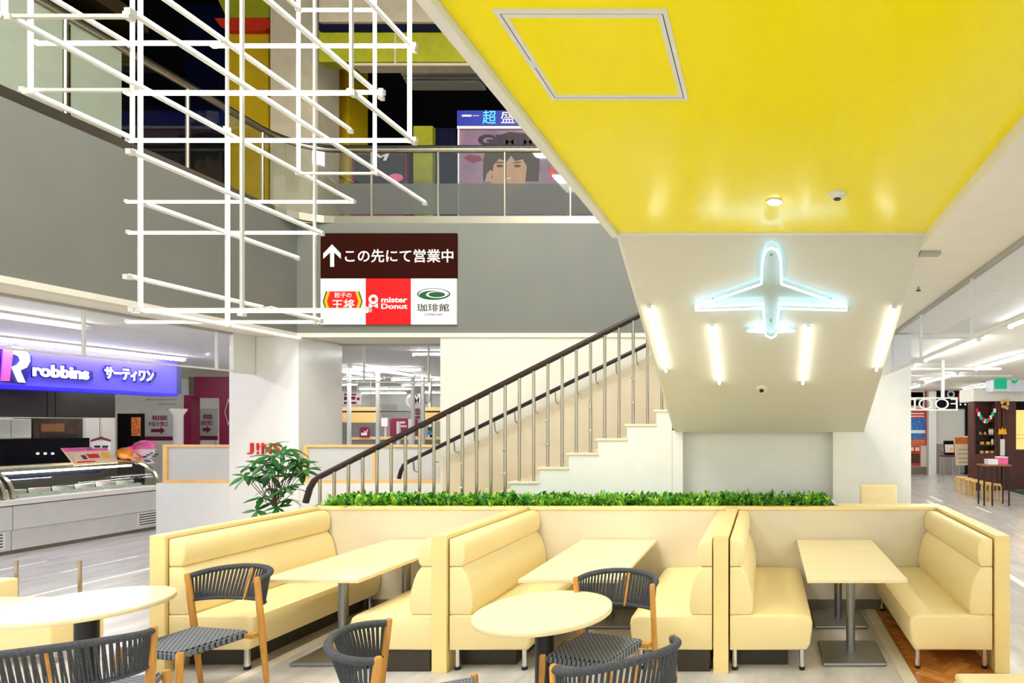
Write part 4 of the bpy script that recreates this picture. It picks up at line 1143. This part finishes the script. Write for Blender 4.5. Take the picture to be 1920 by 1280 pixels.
MB().prism([AX(u, v, X2) for u, v in ((174,846),(171,826),(208,826),(206,846))], (-0.01, 0, 0)).build('card', 'sign_white', hs)
MB().prism([AX(u, v, X2+0.004) for u, v in ((171,828),(172,824),(185,820),(190,818),(195,820),(208,824),(208,828),(190,823))], (-0.012, 0, 0)).build('arched_top', 'maroon', hs)
for a, b in ((177, 188), (192, 203)): MB().prism([AX(u, v, X2+0.003) for u, v in ((a, 839), (a, 835), (b, 835), (b, 839))], (-0.002, 0, 0)).build('print', 'ink', hs)
q = AX(234, 834, X2); ob = thing('orange_ornament', (q.x, q.y, 1.26), 'round orange ornament on the counter', 'ornament')
MB().ball((q.x, q.y, 1.26+0.11), 0.11, 18).build('ball', 'orange', ob, True)
MB().lathe((q.x, q.y, 1.255), [(0.06, 0), (0.05, 0.02)], 12).build('foot', 'maroon', ob)
q = AX(271, 834, X2); ic = thing('ice_cream_display', (q.x, q.y, 1.26), 'oversized pink ice cream cup display on the counter', 'ornament')
MB().lathe((q.x, q.y, 1.262), [(0.11, 0), (0.15, 0.20), (0.14, 0.2)], 20).build('cup', 'sign_white', ic, True)
MB().lathe((q.x, q.y, 1.46), [(0.16, -0.02), (0.165, 0.03), (0.13, 0.09), (0.06, 0.13), (0.01, 0.14)], 18).build('scoop', 'pink_matte', ic, True)
for k in range(5): bx((q.x+0.10, q.y-0.12+k*0.05, 1.29+0.03*(k % 3)), (q.x+0.148, q.y-0.09+k*0.05, 1.31+0.03*(k % 3))).build('print', 'ink', ic)
bx((q.x-0.1, q.y-0.2, 1.261), (q.x-0.06, q.y-0.08, 1.49)).build('back_card', 'pink', ic)
# kitchen behind
hd = thing('extractor_hood', (-12.6, 8.5, 2.0), 'dark steel hood box hanging in the ice cream kitchen', 'hood')
XH = -12.3
yh = Ya(216, XH)
zh0, zh1 = H-(783-V0)*yh/F, 2.5
for a, b in ((4.5, Ya(88, XH)), (Ya(88, XH)+0.01, Ya(103, XH)), (Ya(103, XH)+0.01, yh)): bx((XH-0.8, a, zh0), (XH, b, zh1)).build('steel_panel', 'hood', hd)
struct('wall_kitchen', bx((-13.9, 4, 0), (-13.8, 11.6, CZ)), 'counter_grey', 'pale back wall of the ice cream kitchen')
XK = -13.3
def kb(u0, v0, u1, v1, m, name, label, cat, dp=0.4, X=XK):
    ya, yb = Ya(u0, X), Ya(u1, X); ym = (ya+yb)/2
    z1, z0 = H-(v0-V0)*ym/F, H-(v1-V0)*ym/F
    t = thing(name, (X-dp/2, ym, z0), label, cat)
    bx((X-dp, ya, z0), (X-0.02, yb, z1)).build('body', m, t)
    return t, (X, ya, yb, z0, z1)
t, (X, ya, yb, z0, z1) = kb(-20, 785, 60, 822, 'white_gloss', 'wall_cabinet', 'white wall cabinet under the hood in the ice cream kitchen', 'cabinet')
for a, b in ((ya, (ya+yb)/2), ((ya+yb)/2, yb)): bx((X-0.02, a+0.01, z0+0.01), (X, b-0.01, z1-0.01)).build('door', 'white_gloss', t)
t, (X, ya, yb, z0, z1) = kb(65, 784, 156, 840, 'oven', 'wall_oven', 'dark brown shelf unit in the ice cream kitchen', 'shelf unit')
bx((X-0.02, ya+0.1, z0+0.1), (X-0.01, yb-0.1, z1-0.3)).build('glass_front', 'hood', t)
bx((X-0.02, ya+0.1, z1-0.25), (X-0.005, yb-0.3, z1-0.1)).build('trim_strip', 'table_brown', t)
t, (X, ya, yb, z0, z1) = kb(12, 822, 170, 900, 'soft_black', 'ice_machine', 'black machine with small lights behind the ice cream counter', 'machine', 0.5, -12.4)
for u in (72, 86, 100):
    q = AX(u, 850, -12.4); MB().ball((q.x-0.012, q.y, q.z), 0.02, 8).build('indicator', 'lit_white', t)
t, (X, ya, yb, z0, z1) = kb(158, 770, 188, 880, 'white_gloss', 'tall_cabinet', 'tall white cabinet in the ice cream kitchen', 'cabinet')
bx((X-0.02, ya+0.02, z0+0.02), (X, yb-0.02, z1-0.02)).build('door', 'white_gloss', t)
t, (X, ya, yb, z0, z1) = kb(190, 745, 218, 880, 'counter_white', 'end_cabinet', 'white panel cabinet at the end of the kitchen', 'cabinet')
bx((X-0.02, ya+0.02, z0+0.02), (X, yb-0.02, z1-0.02)).build('door', 'counter_white', t)
# maroon shop beyond: posts, beam, arrow banners
YM = 13.2
mf = thing('maroon_shop_front', (A(390,0,YM).x, YM, 0), 'maroon framed shop front between ice cream shop and pillar', 'shop front')
fbox(364, 706, 440, 745, YM, 0.3).build('beam', 'maroon', mf)
bx((A(353,0,YM).x, YM-0.1, 0), (A(367,0,YM).x, YM+0.1, A(0,741,YM).z)).build('post', 'maroon', mf)
bx((A(411,0,YM).x, YM, 0), (A(450,0,YM).x, YM+0.3, A(0,745,YM).z)).build('wall_panel', 'maroon', mf)
fbox(354, 706, 364, 740, YM, 0.1).build('mirror_strip', 'steel', mf)
ringf(428, 772, 0.86, 1.0, YM-0.004, 4, 7, 26).build('emblem', 'sign_white', mf)
def banner(u0, u1, v0, v1, Y, label):
    t = thing('arrow_banner', A((u0+u1)/2, v1, Y), label, 'banner', 'grey arrow banners')
    fbox(u0, v0, u1, v1, Y, 0.02).build('sheet', 'frost', t)
    fbox(u0, v1-8, u1, v1-0.5, Y-0.004, 0.003).build('maroon_strip', 'maroon', t)
    w = u1-u0
    ftext('lettering', '相談', u0+w*.35, v0+10, u0+w*.78, v0+20, Y-0.001, 'maroon', t, depth=0.002, bold=0.02)
    ftext('lettering', '手続き窓口', u0+w*.25, v0+22, u0+w*.78, v0+31, Y-0.001, 'maroon', t, depth=0.002, bold=0.02)
    a = u0+w*.33; b = u0+w*.70; c = v0+39
    fpoly([(a,c-3),(b-8,c-3),(b-8,c-7),(b,c),(b-8,c+7),(b-8,c+3),(a,c+3)], Y-0.003, 0.002).build('arrow', 'maroon', t)
    for x in (u0+6, u1-6):
        q = A(x, v1, Y); bx((q.x-0.02, Y+0.02, 0), (q.x+0.02, Y+0.06, q.z+0.1)).build('stand', 'frame_alu', t)
banner(260, 330, 768, 826, 13.0, 'grey banner with maroon arrow left of the maroon post')
banner(366, 408, 766, 825, 14.0, 'grey banner with maroon arrow right of the maroon post')
fan = thing('white_lamp_column', A(334, 830, 12.6), 'white column with a fluted top between the two arrow banners', 'column')
MB().lathe((A(334,0,12.6).x, 12.6, 0), [(0.09, 0), (0.08, A(0,780,12.6).z), (0.15, A(0,768,12.6).z), (0.15, A(0,766,12.6).z)], 20).build('shaft', 'white_gloss', fan, True)
fb = thing('food_poster', A(252, 815, 12.2), 'dark stand with an orange food poster beside the arrow banner', 'poster')
fbox(220, 775, 262, 964, 12.25, 0.1).build('dark_panel', 'soft_black', fb)
fbox(246, 782, 260, 817, 12.2, 0.04).build('print', 'poster_orange', fb)
for k, v in enumerate((748, 756, 764)):
    fbox(240, v, 330, v+2, 15.0+k*0.3, 0.03).build('ceiling_rail', 'frame_alu')
    tag([o for o in SC.objects if o.name.startswith('ceiling_rail')][-1], 'thin white rail over the arrow banners, %s' % ('top', 'middle', 'bottom')[k], 'rail', 'white rails over the banners')

# ---------------------------------------------------------------- store behind the stairs
YD = 13.5
dk = thing('store_desk', (A(740,0,YD).x, YD, 0), 'grey store desk with oak top seen through the stair opening', 'desk')
bx((A(660,0,YD).x, YD, 0), (A(840,0,YD).x, YD+0.6, A(0,824,YD).z)).build('body', 'shutter_grey', dk)
bx((A(656,0,YD).x, YD-0.05, A(0,824,YD).z), (A(840,0,YD).x, YD+0.7, A(0,820,YD).z)).build('top', 'oak_trim', dk)
for (u0, u1, v0, v1, lb) in ((600, 707, 763, 792, 'left'), (796, 860, 763, 790, 'right')):
    t = thing('hanging_board', A((u0+u1)/2, v1, 14.0), 'oak header board hanging in the store, %s one' % lb, 'board', 'oak header boards in the store')
    fbox(u0, v0, u1, v0+7, 14.0, 0.15).build('upper_board', 'oak_trim', t)
    for uu in (u0+12, u1-12): q = A(uu, v0, 14.07); MB().tube([q, (q.x, q.y, CZ)], 0.008, 6).build('rod', 'steel', t)
    fbox(u0, v0+7, u1, v0+10, 14.05, 0.12).build('black_line', 'ink', t)
    fbox(u0, v0+10, u1, v1, 14.0, 0.15).build('lower_board', 'oak_trim', t)
fbox(707, 770.5, 796, 772, 14.1, 0.04).build('store_rail', 'ink'); tag(SC.objects['store_rail'], 'thin black rail between the oak header boards', 'rail')
for i, (u, v0, v1, Y) in enumerate(((653, 690, 840, 12.6), (707, 680, 835, 12.7), (773, 705, 835, 12.5), (792, 706, 830, 12.8), (806, 705, 800, 14.5), (746, 790, 830, 13.0), (768, 785, 828, 13.1))):
    q = A(u, v1, Y); q2 = A(u, v0, Y)
    zb = max(0, q.z) if i > 4 else 0
    t = thing('white_post', (q.x, Y, 0), 'slim white display post in the store, %s' % ('leftmost one', 'right of the left oak board', 'tall one before the right oak board', 'beside the silver letters', 'short of the right edge', 'left of the wide maroon sign middle', 'right of the wide maroon sign middle')[i], 'post', 'white display posts in the store')
    bx((q.x-0.03, Y, 0), (q.x+0.03, Y+0.05, min(CZ, q2.z))).build('pole', 'white_paint', t)
    bx((q.x-0.10, Y-0.08, 0), (q.x+0.10, Y+0.13, 0.015)).build('foot_plate', 'white_paint', t)
def msign(u0, v0, u1, v1, Y, txt, label):
    t = thing('maroon_sign', A((u0+u1)/2, v1, Y), label, 'sign')
    pts = [(u0, v1), (u0, v0+4), (u0+2, v0+1), (u0+5, v0), (u1-5, v0), (u1-2, v0+1), (u1, v0+4), (u1, v1)]
    fpoly(pts, Y, 0.03).build('plate', 'maroon', t)
    q = A((u0+u1)/2, v1, Y); bx((q.x-0.02, Y+0.03, A(0,820,YD).z+0.001), (q.x+0.02, Y+0.06, q.z+0.1)).build('stand', 'frame_alu', t)
    if txt == 'check':
        fbox(u0+3, v0+11, u1-4, v1-4, Y-0.003, 0.002).build('print', 'sign_white', t)
        fpoly([(u0+8, v0+9), (u0+10, v0+7), (u0+12, v0+10), (u1-3, v0+4), (u1-2, v0+6), (u0+12, v0+13)], Y-0.005, 0.002).build('tick', 'sign_white', t)
    else:
        for (a, b, c) in ((17, 6, 27), (19, 13, 30)):
            for k in range(4): fbox(u0+a+k*(c-a)*0.3, v0+b, u0+a+k*(c-a)*0.3+2.2, v0+b+3.5, Y-0.003, 0.002).build('print', 'sign_white', t)
msign(674, 800, 692, 820, 13.4, 'check', 'small maroon sign with white tick on the store desk')
msign(731, 784, 782, 817, 13.45, 'print', 'wide maroon counter sign with two rows of white print in the store')
bl_ = thing('hanging_price_sign', A(655, 757, 15), 'white hanging sign with magenta print in the store', 'sign')
fbox(640, 737, 676, 758, 15.0, 0.03).build('board', 'sign_white', bl_)
for uu in (646, 670): q = A(uu, 737, 15.015); MB().tube([q, (q.x, q.y, CZ)], 0.006, 6).build('rod', 'steel', bl_)
for (a, b, c, d) in ((645, 738, 652, 741), (645, 743, 652, 750), (656, 738, 668, 741), (656, 743, 666, 749), (645, 753, 668, 757), (669, 745, 674, 750)):
    fbox(a, b, c, d, 14.995, 0.004).build('print', 'maroon', bl_)
cb = thing('store_cabinet', (A(735,0,18).x, 18, 0), 'pale blue glass cabinet deep in the store', 'cabinet')
fbox(708, 758, 745, 770, 18, 0.4).build('header', 'shutter', cb)
bx((A(708,0,18).x, 18, 0), (A(760,0,18).x, 18.5, A(0,770,18).z)).build('body', 'frost', cb)
ls = thing('label_stand', (A(778,0,15).x, 15.0, 0), 'tall stand with three maroon label strips in the store', 'stand')
bx((A(776,0,15).x, 15.03, 0), (A(780,0,15).x, 15.06, A(0,764,15).z)).build('pole', 'frame_alu', ls)
for k in range(3): fbox(770, 766+7*k, 786, 770+7*k, 15.0, 0.03).build('strip', 'maroon', ls)
for (u0, v0, u1, v1, m, lb) in ((715, 783, 726, 799, 'sign_white', 'white box on the store desk'), (802, 800, 810, 808, 'logo_green', 'small green card near the store window edge'), (802, 809, 810, 815, 'store_blue', 'small blue card near the store window edge')):
    t = thing('desk_card', A((u0+u1)/2, v1, 13.3), lb, 'card')
    fbox(u0, v0, u1, v1, 13.6, 0.03).build('card', m, t)
    q = A((u0+u1)/2, v1, 13.6); bx((q.x-0.02, 13.63, A(0,820,YD).z+0.001), (q.x+0.02, 13.66, q.z+0.06)).build('stand', 'frame_alu', t)
gl = thing('silver_letters', A(800, 770, 12.9), 'large silver metal letters hanging in the store', 'sign')
ringf(770, 751, 0.55, 1.0, 12.9, 20, 9, 13).build('letter', 'steel', gl)
ftext('letter', 'M', 776, 737, 790, 757, 12.9, 'steel', gl, depth=0.03, bold=0.02)
ftext('letter', 'U', 795, 737, 808, 757, 12.9, 'steel', gl, depth=0.03, bold=0.02)
sthing('store_partition', bx((A(640,0,19).x-3, 19, 0), (A(830,0,19).x+3, 19.1, 2.3)), 'frost', 'pale partition deep in the store', 'partition')

# ---------------------------------------------------------------- right hand corridor
YE = 22.0
ew = struct('wall_corridor_end', bx((3.0, YE+0.1, 0), (14, YE+0.2, CZ)), 'cream_paint', 'cream end wall of the right corridor')
struct('baseboard_end', bx((3.0, YE+0.04, 0), (A(1752,0,YE).x, YE+0.1, 0.28)), 'kick_grey', 'grey baseboard on the corridor end wall')
struct('wall_corridor_post', bx((A(1738,0,YE).x, YE-0.25, 0), (A(1752,0,YE).x, YE+0.1, CZ)), 'white_paint', 'white post on the corridor end wall')
def poster(u0, v0, u1, v1, Y, m, label, prints):
    t = thing('wall_poster', A((u0+u1)/2, v1, Y), label, 'poster')
    fbox(u0, v0, u1, v1, Y, 0.03).build('sheet', m, t)
    for (a, b, c, d, mm) in prints: fbox(a, b, c, d, Y-0.008, 0.007).build('print', mm, t)
poster(1700, 728, 1737.5, 768, YE+0.05, 'poster_red', 'red framed food photo poster at the corridor end', [(1702, 731, 1734, 766, 'shutter'), (1707, 735, 1731, 745, 'orange'), (1706, 750, 1730, 760, 'poster_cream')])
poster(1700, 769, 1737.5, 834, YE+0.05, 'poster_red', 'tall red poster with blue picture at the corridor end', [(1702, 784, 1735, 806, 'poster_blue'), (1702, 806, 1735, 812, 'sign_white'), (1702, 812, 1735, 823, 'poster_blue'), (1702, 824, 1735, 833, 'poster_orange'), (1707, 774, 1733, 776, 'sign_white'), (1707, 779, 1733, 781, 'sign_white')])
poster(1700, 836, 1726, 873, YE+0.05, 'poster_red', 'small dark red menu poster low at the corridor end', [(1704, 838, 1713, 845, 'poster_cream'), (1716, 838, 1724, 845, 'poster_cream'), (1704, 850, 1724, 868, 'oven')])
sf = thing('shuttered_shop', (A(1790,0,YE).x, YE, 0), 'closed shop with black fascia and pale shutter at the corridor end', 'shop front')
fbox(1753, 728, 1830, 766, YE-0.1, 0.2).build('fascia', 'soft_black', sf)
fbox(1753, 766, 1810, 832, YE, 0.08).build('shutter', 'shutter', sf)
for k in range(10): fbox(1754, 768+k*6.3, 1809, 769+k*6.3, YE-0.012, 0.011).build('shutter_rib', 'frost', sf)
bx((A(1753,0,YE).x, YE, 0.06), (A(1810,0,YE).x, YE+0.08, A(0,832,YE).z)).build('lower_shutter', 'shutter_grey', sf)
bx((A(1809,0,YE).x, YE-0.05, 0), (A(1818,0,YE).x, YE+0.08, A(0,766,YE).z)).build('black_jamb', 'soft_black', sf)
fbox(1818, 768, 1832, 880, YE, 0.08).build('side_panel', 'birch', sf)
ringf(1783, 739, 4, 7.5, YE-0.105).build('ring_logo', 'frost', sf)
ftext('letter', 'n', 1797, 737, 1815, 751, YE-0.1, 'sign_red', sf, depth=0.02, bold=0.08)
ringf(1820, 737, 3.5, 7, YE-0.105, 6).build('grey_logo', 'frost', sf)
for u in (1801, 1810): MB().ball(A(u, 758, YE-0.11), 0.03, 8).build('spot', 'lit_white', sf)
# FOOD lettering seen from behind
YFd = 11.5
fd = thing('food_sign', A(1750, 768, YFd), 'white hanging FOOD sign seen from behind in the right corridor', 'sign')
q = A(1796, 767, YFd); q2 = A(1704, 747, YFd)
bx((q2.x-0.15, YFd, q2.z), (q.x, YFd+0.03, q2.z+0.025)).build('upper_rail', 'white_paint', fd)
bx((q2.x-0.15, YFd, q.z-0.025), (q.x, YFd+0.03, q.z)).build('lower_rail', 'white_paint', fd)
text('lettering', 'FOOD', (q.x, YFd+0.01, q.z), q.x-q2.x+0.1, q2.z-q.z, 'white_paint', fd, frame=BACK, depth=0.02, bold=-0.008)
MB().tube([A(1768, 748, YFd)+Vector((0, 0.015, 0)), (A(1768,0,YFd).x, YFd+0.015, CZ+0.02)], 0.035, 10).build('hanger', 'white_paint', fd)
# pipes on the corridor ceiling
for i, (x0, x1, y) in enumerate(((2.0, 5.0, 12.4), (2.2, 6.0, 14.2))):
    t = tag(MB().tube([(x0, y, CZ-0.06), (x1, y, CZ-0.06)], 0.03, 8).build('ceiling_pipe', 'white_paint'), 'white pipe crossing the right corridor ceiling, %s one' % ('near', 'far')[i], 'pipe')
# brown shop with shelf, columns and sign
YQ = 16.7
bsx = lambda u, Y=YQ: A(u, 0, Y).x
bs = thing('brown_shop', (bsx(1880), YQ, 0), 'dark brown cafe front with cream header in the right corridor', 'shop front')
ztop = A(0, 752, YQ).z
bx((bsx(1825), YQ, ztop), (bsx(2010), YQ+1.2, CZ-0.2)).build('cream_header', 'cream_paint', bs)
for (u0, u1, dy) in ((1870, 1877, 0), (1879, 1885, -0.03), (1887, 1906, 0.03)): bx((bsx(u0), YQ+dy, 0), (bsx(u1), YQ+0.5, ztop-0.002)).build('column', 'brown_shop', bs)
bx((bsx(1906), YQ+0.2, 0), (bsx(2010), YQ+0.5, A(0,843,YQ).z)).build('lower_wall', 'brown_shop', bs)
bx((bsx(1906), YQ+0.3, A(0,843,YQ).z), (bsx(2010), YQ+0.34, A(0,768,YQ).z)).build('lit_window', 'warm_window', bs)
bx((bsx(1906), YQ+0.2, A(0,768,YQ).z), (bsx(2010), YQ+0.5, ztop-0.002)).build('upper_wall', 'soft_black', bs)
for v in (815, 822): bx((bsx(1906), YQ+0.26, A(0,v+0.6,YQ).z), (bsx(2010), YQ+0.29, A(0,v,YQ).z)).build('window_bar', 'table_brown', bs)
sl_ = thing('cafe_sign', A(1920, 735, YQ-0.6), 'grey cafe sign with green square and round leaf logo over the brown shop', 'sign')
zs0, zs1 = A(0, 733, YQ-0.6).z, CZ-0.01
bx((bsx(1862, YQ-0.6), YQ-0.6, zs0), (bsx(2010, YQ-0.6), YQ-0.05, zs1)).build('box', 'sign_grey', sl_)
fbox(1864, 702, 1888, 729, YQ-0.605, 0.004).build('green_square', 'green_logo', sl_)
fpoly(ellipse(1902, 713, 8, 6.5, 24), YQ-0.604, 0.003).build('logo_disc', 'sign_white', sl_)
fpoly([(1896,714),(1898,710),(1902,714),(1908,709),(1908,716),(1903,719),(1898,718)], YQ-0.608, 0.003).build('logo_leaf', 'green_logo', sl_)
fbox(1896, 722, 1909, 724, YQ-0.605, 0.004).build('caption', 'frost', sl_)
# display shelf
sx0, sx1 = bsx(1826), bsx(1869)
su = thing('display_shelf', ((sx0+sx1)/2, YQ+0.1, 0), 'dark brown display shelf with food models at the cafe corner', 'shelf unit')
bx((sx0, YQ+0.45, 0), (sx1, YQ+0.5, ztop-0.002)).build('back', 'brown_shop', su)
for x in (sx0, sx1-0.05): bx((x, YQ, 0), (x+0.05, YQ+0.45, ztop-0.002)).build('side', 'brown_shop', su)
bx((sx0+0.05, YQ, 0), (sx1-0.05, YQ+0.45, A(0,851,YQ).z)).build('base', 'brown_shop', su)
shelf_v = (789, 815, 834, 851)
for v in shelf_v[:3]: bx((sx0+0.05, YQ+0.02, A(0,v,YQ).z-0.02), (sx1-0.05, YQ+0.45, A(0,v,YQ).z)).build('shelf', 'dark_wood', su)
def dish(u, v, kind, label):
    Y = YQ+0.15; z = A(0, v, YQ).z+0.001; x = bsx(u, Y)
    t = thing('display_dish', (x, Y, z), label, 'food model', 'food models on the display shelf')
    if kind == 0:
        MB().lathe((x, Y, z), [(0.03, 0), (0.055, 0.03), (0.05, 0.035)], 16).build('plate', 'sign_white', t, True)
        MB().ball((x, Y, z+0.055), 0.04, 10).build('food', 'orange', t, True)
    elif kind == 1:
        MB().lathe((x, Y, z), [(0.03, 0), (0.045, 0.14), (0.04, 0.14)], 14).build('glass', 'sign_white', t, True)
        MB().ball((x, Y, z+0.15), 0.035, 10).build('food', 'leaf_pale', t, True)
    else:
        MB().lathe((x, Y, z), [(0.04, 0), (0.068, 0.015), (0.064, 0.02)], 16).build('plate', 'sign_white', t, True)
        MB().box((x-0.05, Y-0.05, z+0.02), (x+0.05, Y+0.05, z+0.09), 0.012).build('food', ('logo_yellow', 'birch')[0 if kind == 2 else 1], t, True)
for (u, v, k_, w) in ((1838, 815, 0, 'white plate with orange food on the upper shelf, left'), (1847, 815, 0, 'white plate with orange food on the upper shelf, middle'), (1856, 815, 1, 'white cup with green top on the upper shelf'), (1860.5, 815, 1, 'white cup with green top at the end of the upper shelf'), (1841, 834, 2, 'plate with yellow food block on the middle shelf, left'), (1852, 834, 2, 'plate with yellow food block on the middle shelf, middle'), (1860.5, 834, 1, 'white cup on the middle shelf'), (1840, 851, 3, 'plate of sandwiches on the bottom shelf, left'), (1850, 851, 3, 'plate of sandwiches on the bottom shelf, middle'), (1859.5, 851, 3, 'plate of sandwiches on the bottom shelf, right')): dish(u, v, k_, w)
# garland
ga = thing('paper_garland', A(1848, 785, YQ-0.05), 'red, white and green paper garland across the display shelf', 'garland')
cols = ['sign_red', 'sign_white', 'green_logo', 'sign_red', 'sign_white', 'green_logo', 'sign_red', 'sign_white', 'green_logo', 'sign_white']
for k in range(10):
    f = k/9; u = 1832+33*f; v = 768+20*math.sin(math.pi*f)
    fpoly([(u-2.2, v-2), (u+2.2, v-3), (u+2.8, v+4), (u, v+6), (u-2.6, v+4)], YQ-0.05, 0.01).build('paper_flag', cols[k], ga)
# ornaments on the columns
oc = thing('gold_flower', A(1885, 756, YQ-0.1), 'pale gold flower ornament high on the brown column', 'ornament')
for k in range(9):
    q = A(1885+R.uniform(-6, 6), 756+R.uniform(-10, 11), YQ-0.1); MB().ball(q, 0.05, 8).build('petal', 'birch', oc, True)
yo = thing('yellow_ornament', A(1880, 812, YQ-0.08), 'bright yellow notice on the brown column', 'ornament')
fpoly([(1872,814),(1874,803),(1878,806),(1880,801),(1883,806),(1886,803),(1888,814)], YQ-0.08, 0.04).build('body', 'logo_yellow', yo)
nt_ = thing('white_notice', A(1879, 850, YQ-0.06), 'tall white notice on the brown column', 'notice')
fbox(1875.5, 823, 1884, 854, YQ-0.06, 0.02).build('sheet', 'sign_white', nt_)
# side table with boxes
YTb = 13.7
tbx = A(1864, 0, YTb).x; ztb = A(0, 870, YTb).z
tt = thing('side_table', (tbx, YTb, 0), 'small brown topped table with black legs before the cafe', 'table')
bx((A(1837,0,YTb).x, YTb-0.22, ztb-0.035), (A(1890,0,YTb).x, YTb+0.22, ztb), 0.006).build('tabletop', 'table_brown', tt)
for u in (1840, 1855, 1886):
    q = A(u, 0, YTb).x
    for dy in ((-0.18,) if u == 1855 else (-0.18, 0.18)): MB().tube([(q, YTb+dy, 0), (q, YTb+dy, ztb-0.035)], 0.02, 6).build('leg', 'black', tt)
for (u0, u1, h_, m, w) in ((1849, 1868, 0.10, 'sign_white', 'white box on the small brown table'), (1869, 1886, 0.16, 'pink_matte', 'pink box on the small brown table')):
    t = thing('small_box', (A((u0+u1)/2,0,YTb).x, YTb, ztb), w, 'box')
    a, b = A(u0,0,YTb).x, A(u1,0,YTb).x
    bx((a, YTb-0.12, ztb+0.001), (b, YTb+0.12, ztb+h_)).build('body', m, t)
    bx((a-0.004, YTb-0.124, ztb+h_), (b+0.004, YTb+0.124, ztb+h_+0.02)).build('lid', 'sign_white', t)
# bentwood stools
def make_stool():
    t = thing('bentwood_stool', (0, 0, 0), 'x', 'stool', 'bentwood stools by the cafe')
    MB().lathe((0, 0, 0), [(0.16, 0.405), (0.175, 0.41), (0.175, 0.43), (0.165, 0.435)], 24).build('seat', 'birch', t, True)
    for k in range(4):
        a = math.pi/4+k*math.pi/2; c, s = math.cos(a), math.sin(a)
        MB().tube([(c*0.19, s*0.19, 0), (c*0.19, s*0.19, 0.36), (c*0.175, s*0.175, 0.395), (c*0.12, s*0.12, 0.404)], 0.018, 6).build('leg', 'birch', t, True)
    return t
s0 = make_stool()
spots = ((1803, 16.25), (1812, 15.85), (1822, 15.45), (1834, 15.05), (1848, 14.65), (1863, 14.3))
wds = ('first', 'second', 'third', 'fourth', 'fifth', 'sixth')
for i, (u, Y) in enumerate(spots):
    o = s0 if i == 0 else copy_tree(s0)
    o.location = (A(u, 0, Y).x, Y, 0); o['label'] = '%s bentwood stool from the left in the row by the cafe' % wds[i]
# menu easel and chair with notice
Yc = 18.5
es = thing('menu_stand', (A(1808,0,Yc).x, Yc, 0), 'cream menu board on a metal stand at the corridor end', 'menu')
fpoly([(1793,872),(1789,817),(1826,817),(1826,872)], Yc, 0.04).build('board', 'poster_cream', es)
fpoly([(1791,832),(1790,820),(1826,820),(1826,832)], Yc-0.008, 0.006).build('header_print', 'poster_orange', es)
for v in (842, 850, 858, 866): fbox(1797, v, 1824, v+1.2, Yc-0.006, 0.005).build('print', 'shutter_grey', es)
for u in (1798, 1818): q = A(u, 872, Yc); MB().tube([(q.x, Yc+0.02, 0), (q.x, Yc+0.02, q.z+0.05)], 0.02, 6).build('leg', 'steel', es)
Yv = 19.0
cv = thing('notice_chair', (A(1780,0,Yv).x, Yv, 0), 'metal chair carrying a black framed notice at the corridor end', 'chair')
x0_, x1_ = A(1765,0,Yv).x, A(1790,0,Yv).x
bx((x0_, Yv-0.2, 0.84), (x1_, Yv+0.2, 0.885)).build('seat', 'maroon', cv)
for x in (x0_+0.02, x1_-0.02):
    for y in (-0.18, 0.18): MB().tube([(x, Yv+y, 0), (x, Yv+y, 0.84)], 0.014, 6).build('leg', 'steel', cv)
MB().tube([(x0_, Yv-0.19, 0.885), (x0_, Yv-0.19, 0.99), (x0_, Yv+0.19, 0.99)], 0.014, 6).build('arm', 'maroon', cv)
nb = thing('framed_notice', (A(1780,0,Yv).x, Yv, 0.886), 'black framed notice with yellow emblem standing on the metal chair', 'notice')
fpoly([(1771,853),(1769,826),(1788,826),(1790,853)], Yv-0.05, 0.02).build('frame', 'soft_black', nb)
fpoly([(1772.5,848),(1771.5,833),(1788,833),(1789,848)], Yv-0.058, 0.006).build('sheet', 'sign_white', nb)
fpoly(ellipse(1784, 842, 3, 3.5, 10), Yv-0.066, 0.006).build('emblem', 'logo_yellow', nb)
sthing('door_mat', bx((bsx(1888), YQ-1.2, 0), (bsx(1960), YQ-0.1, 0.012)), 'green_mat', 'dark green door mat before the cafe', 'mat')

for o in SC.objects:
    if 'wl' in o: del o['wl']
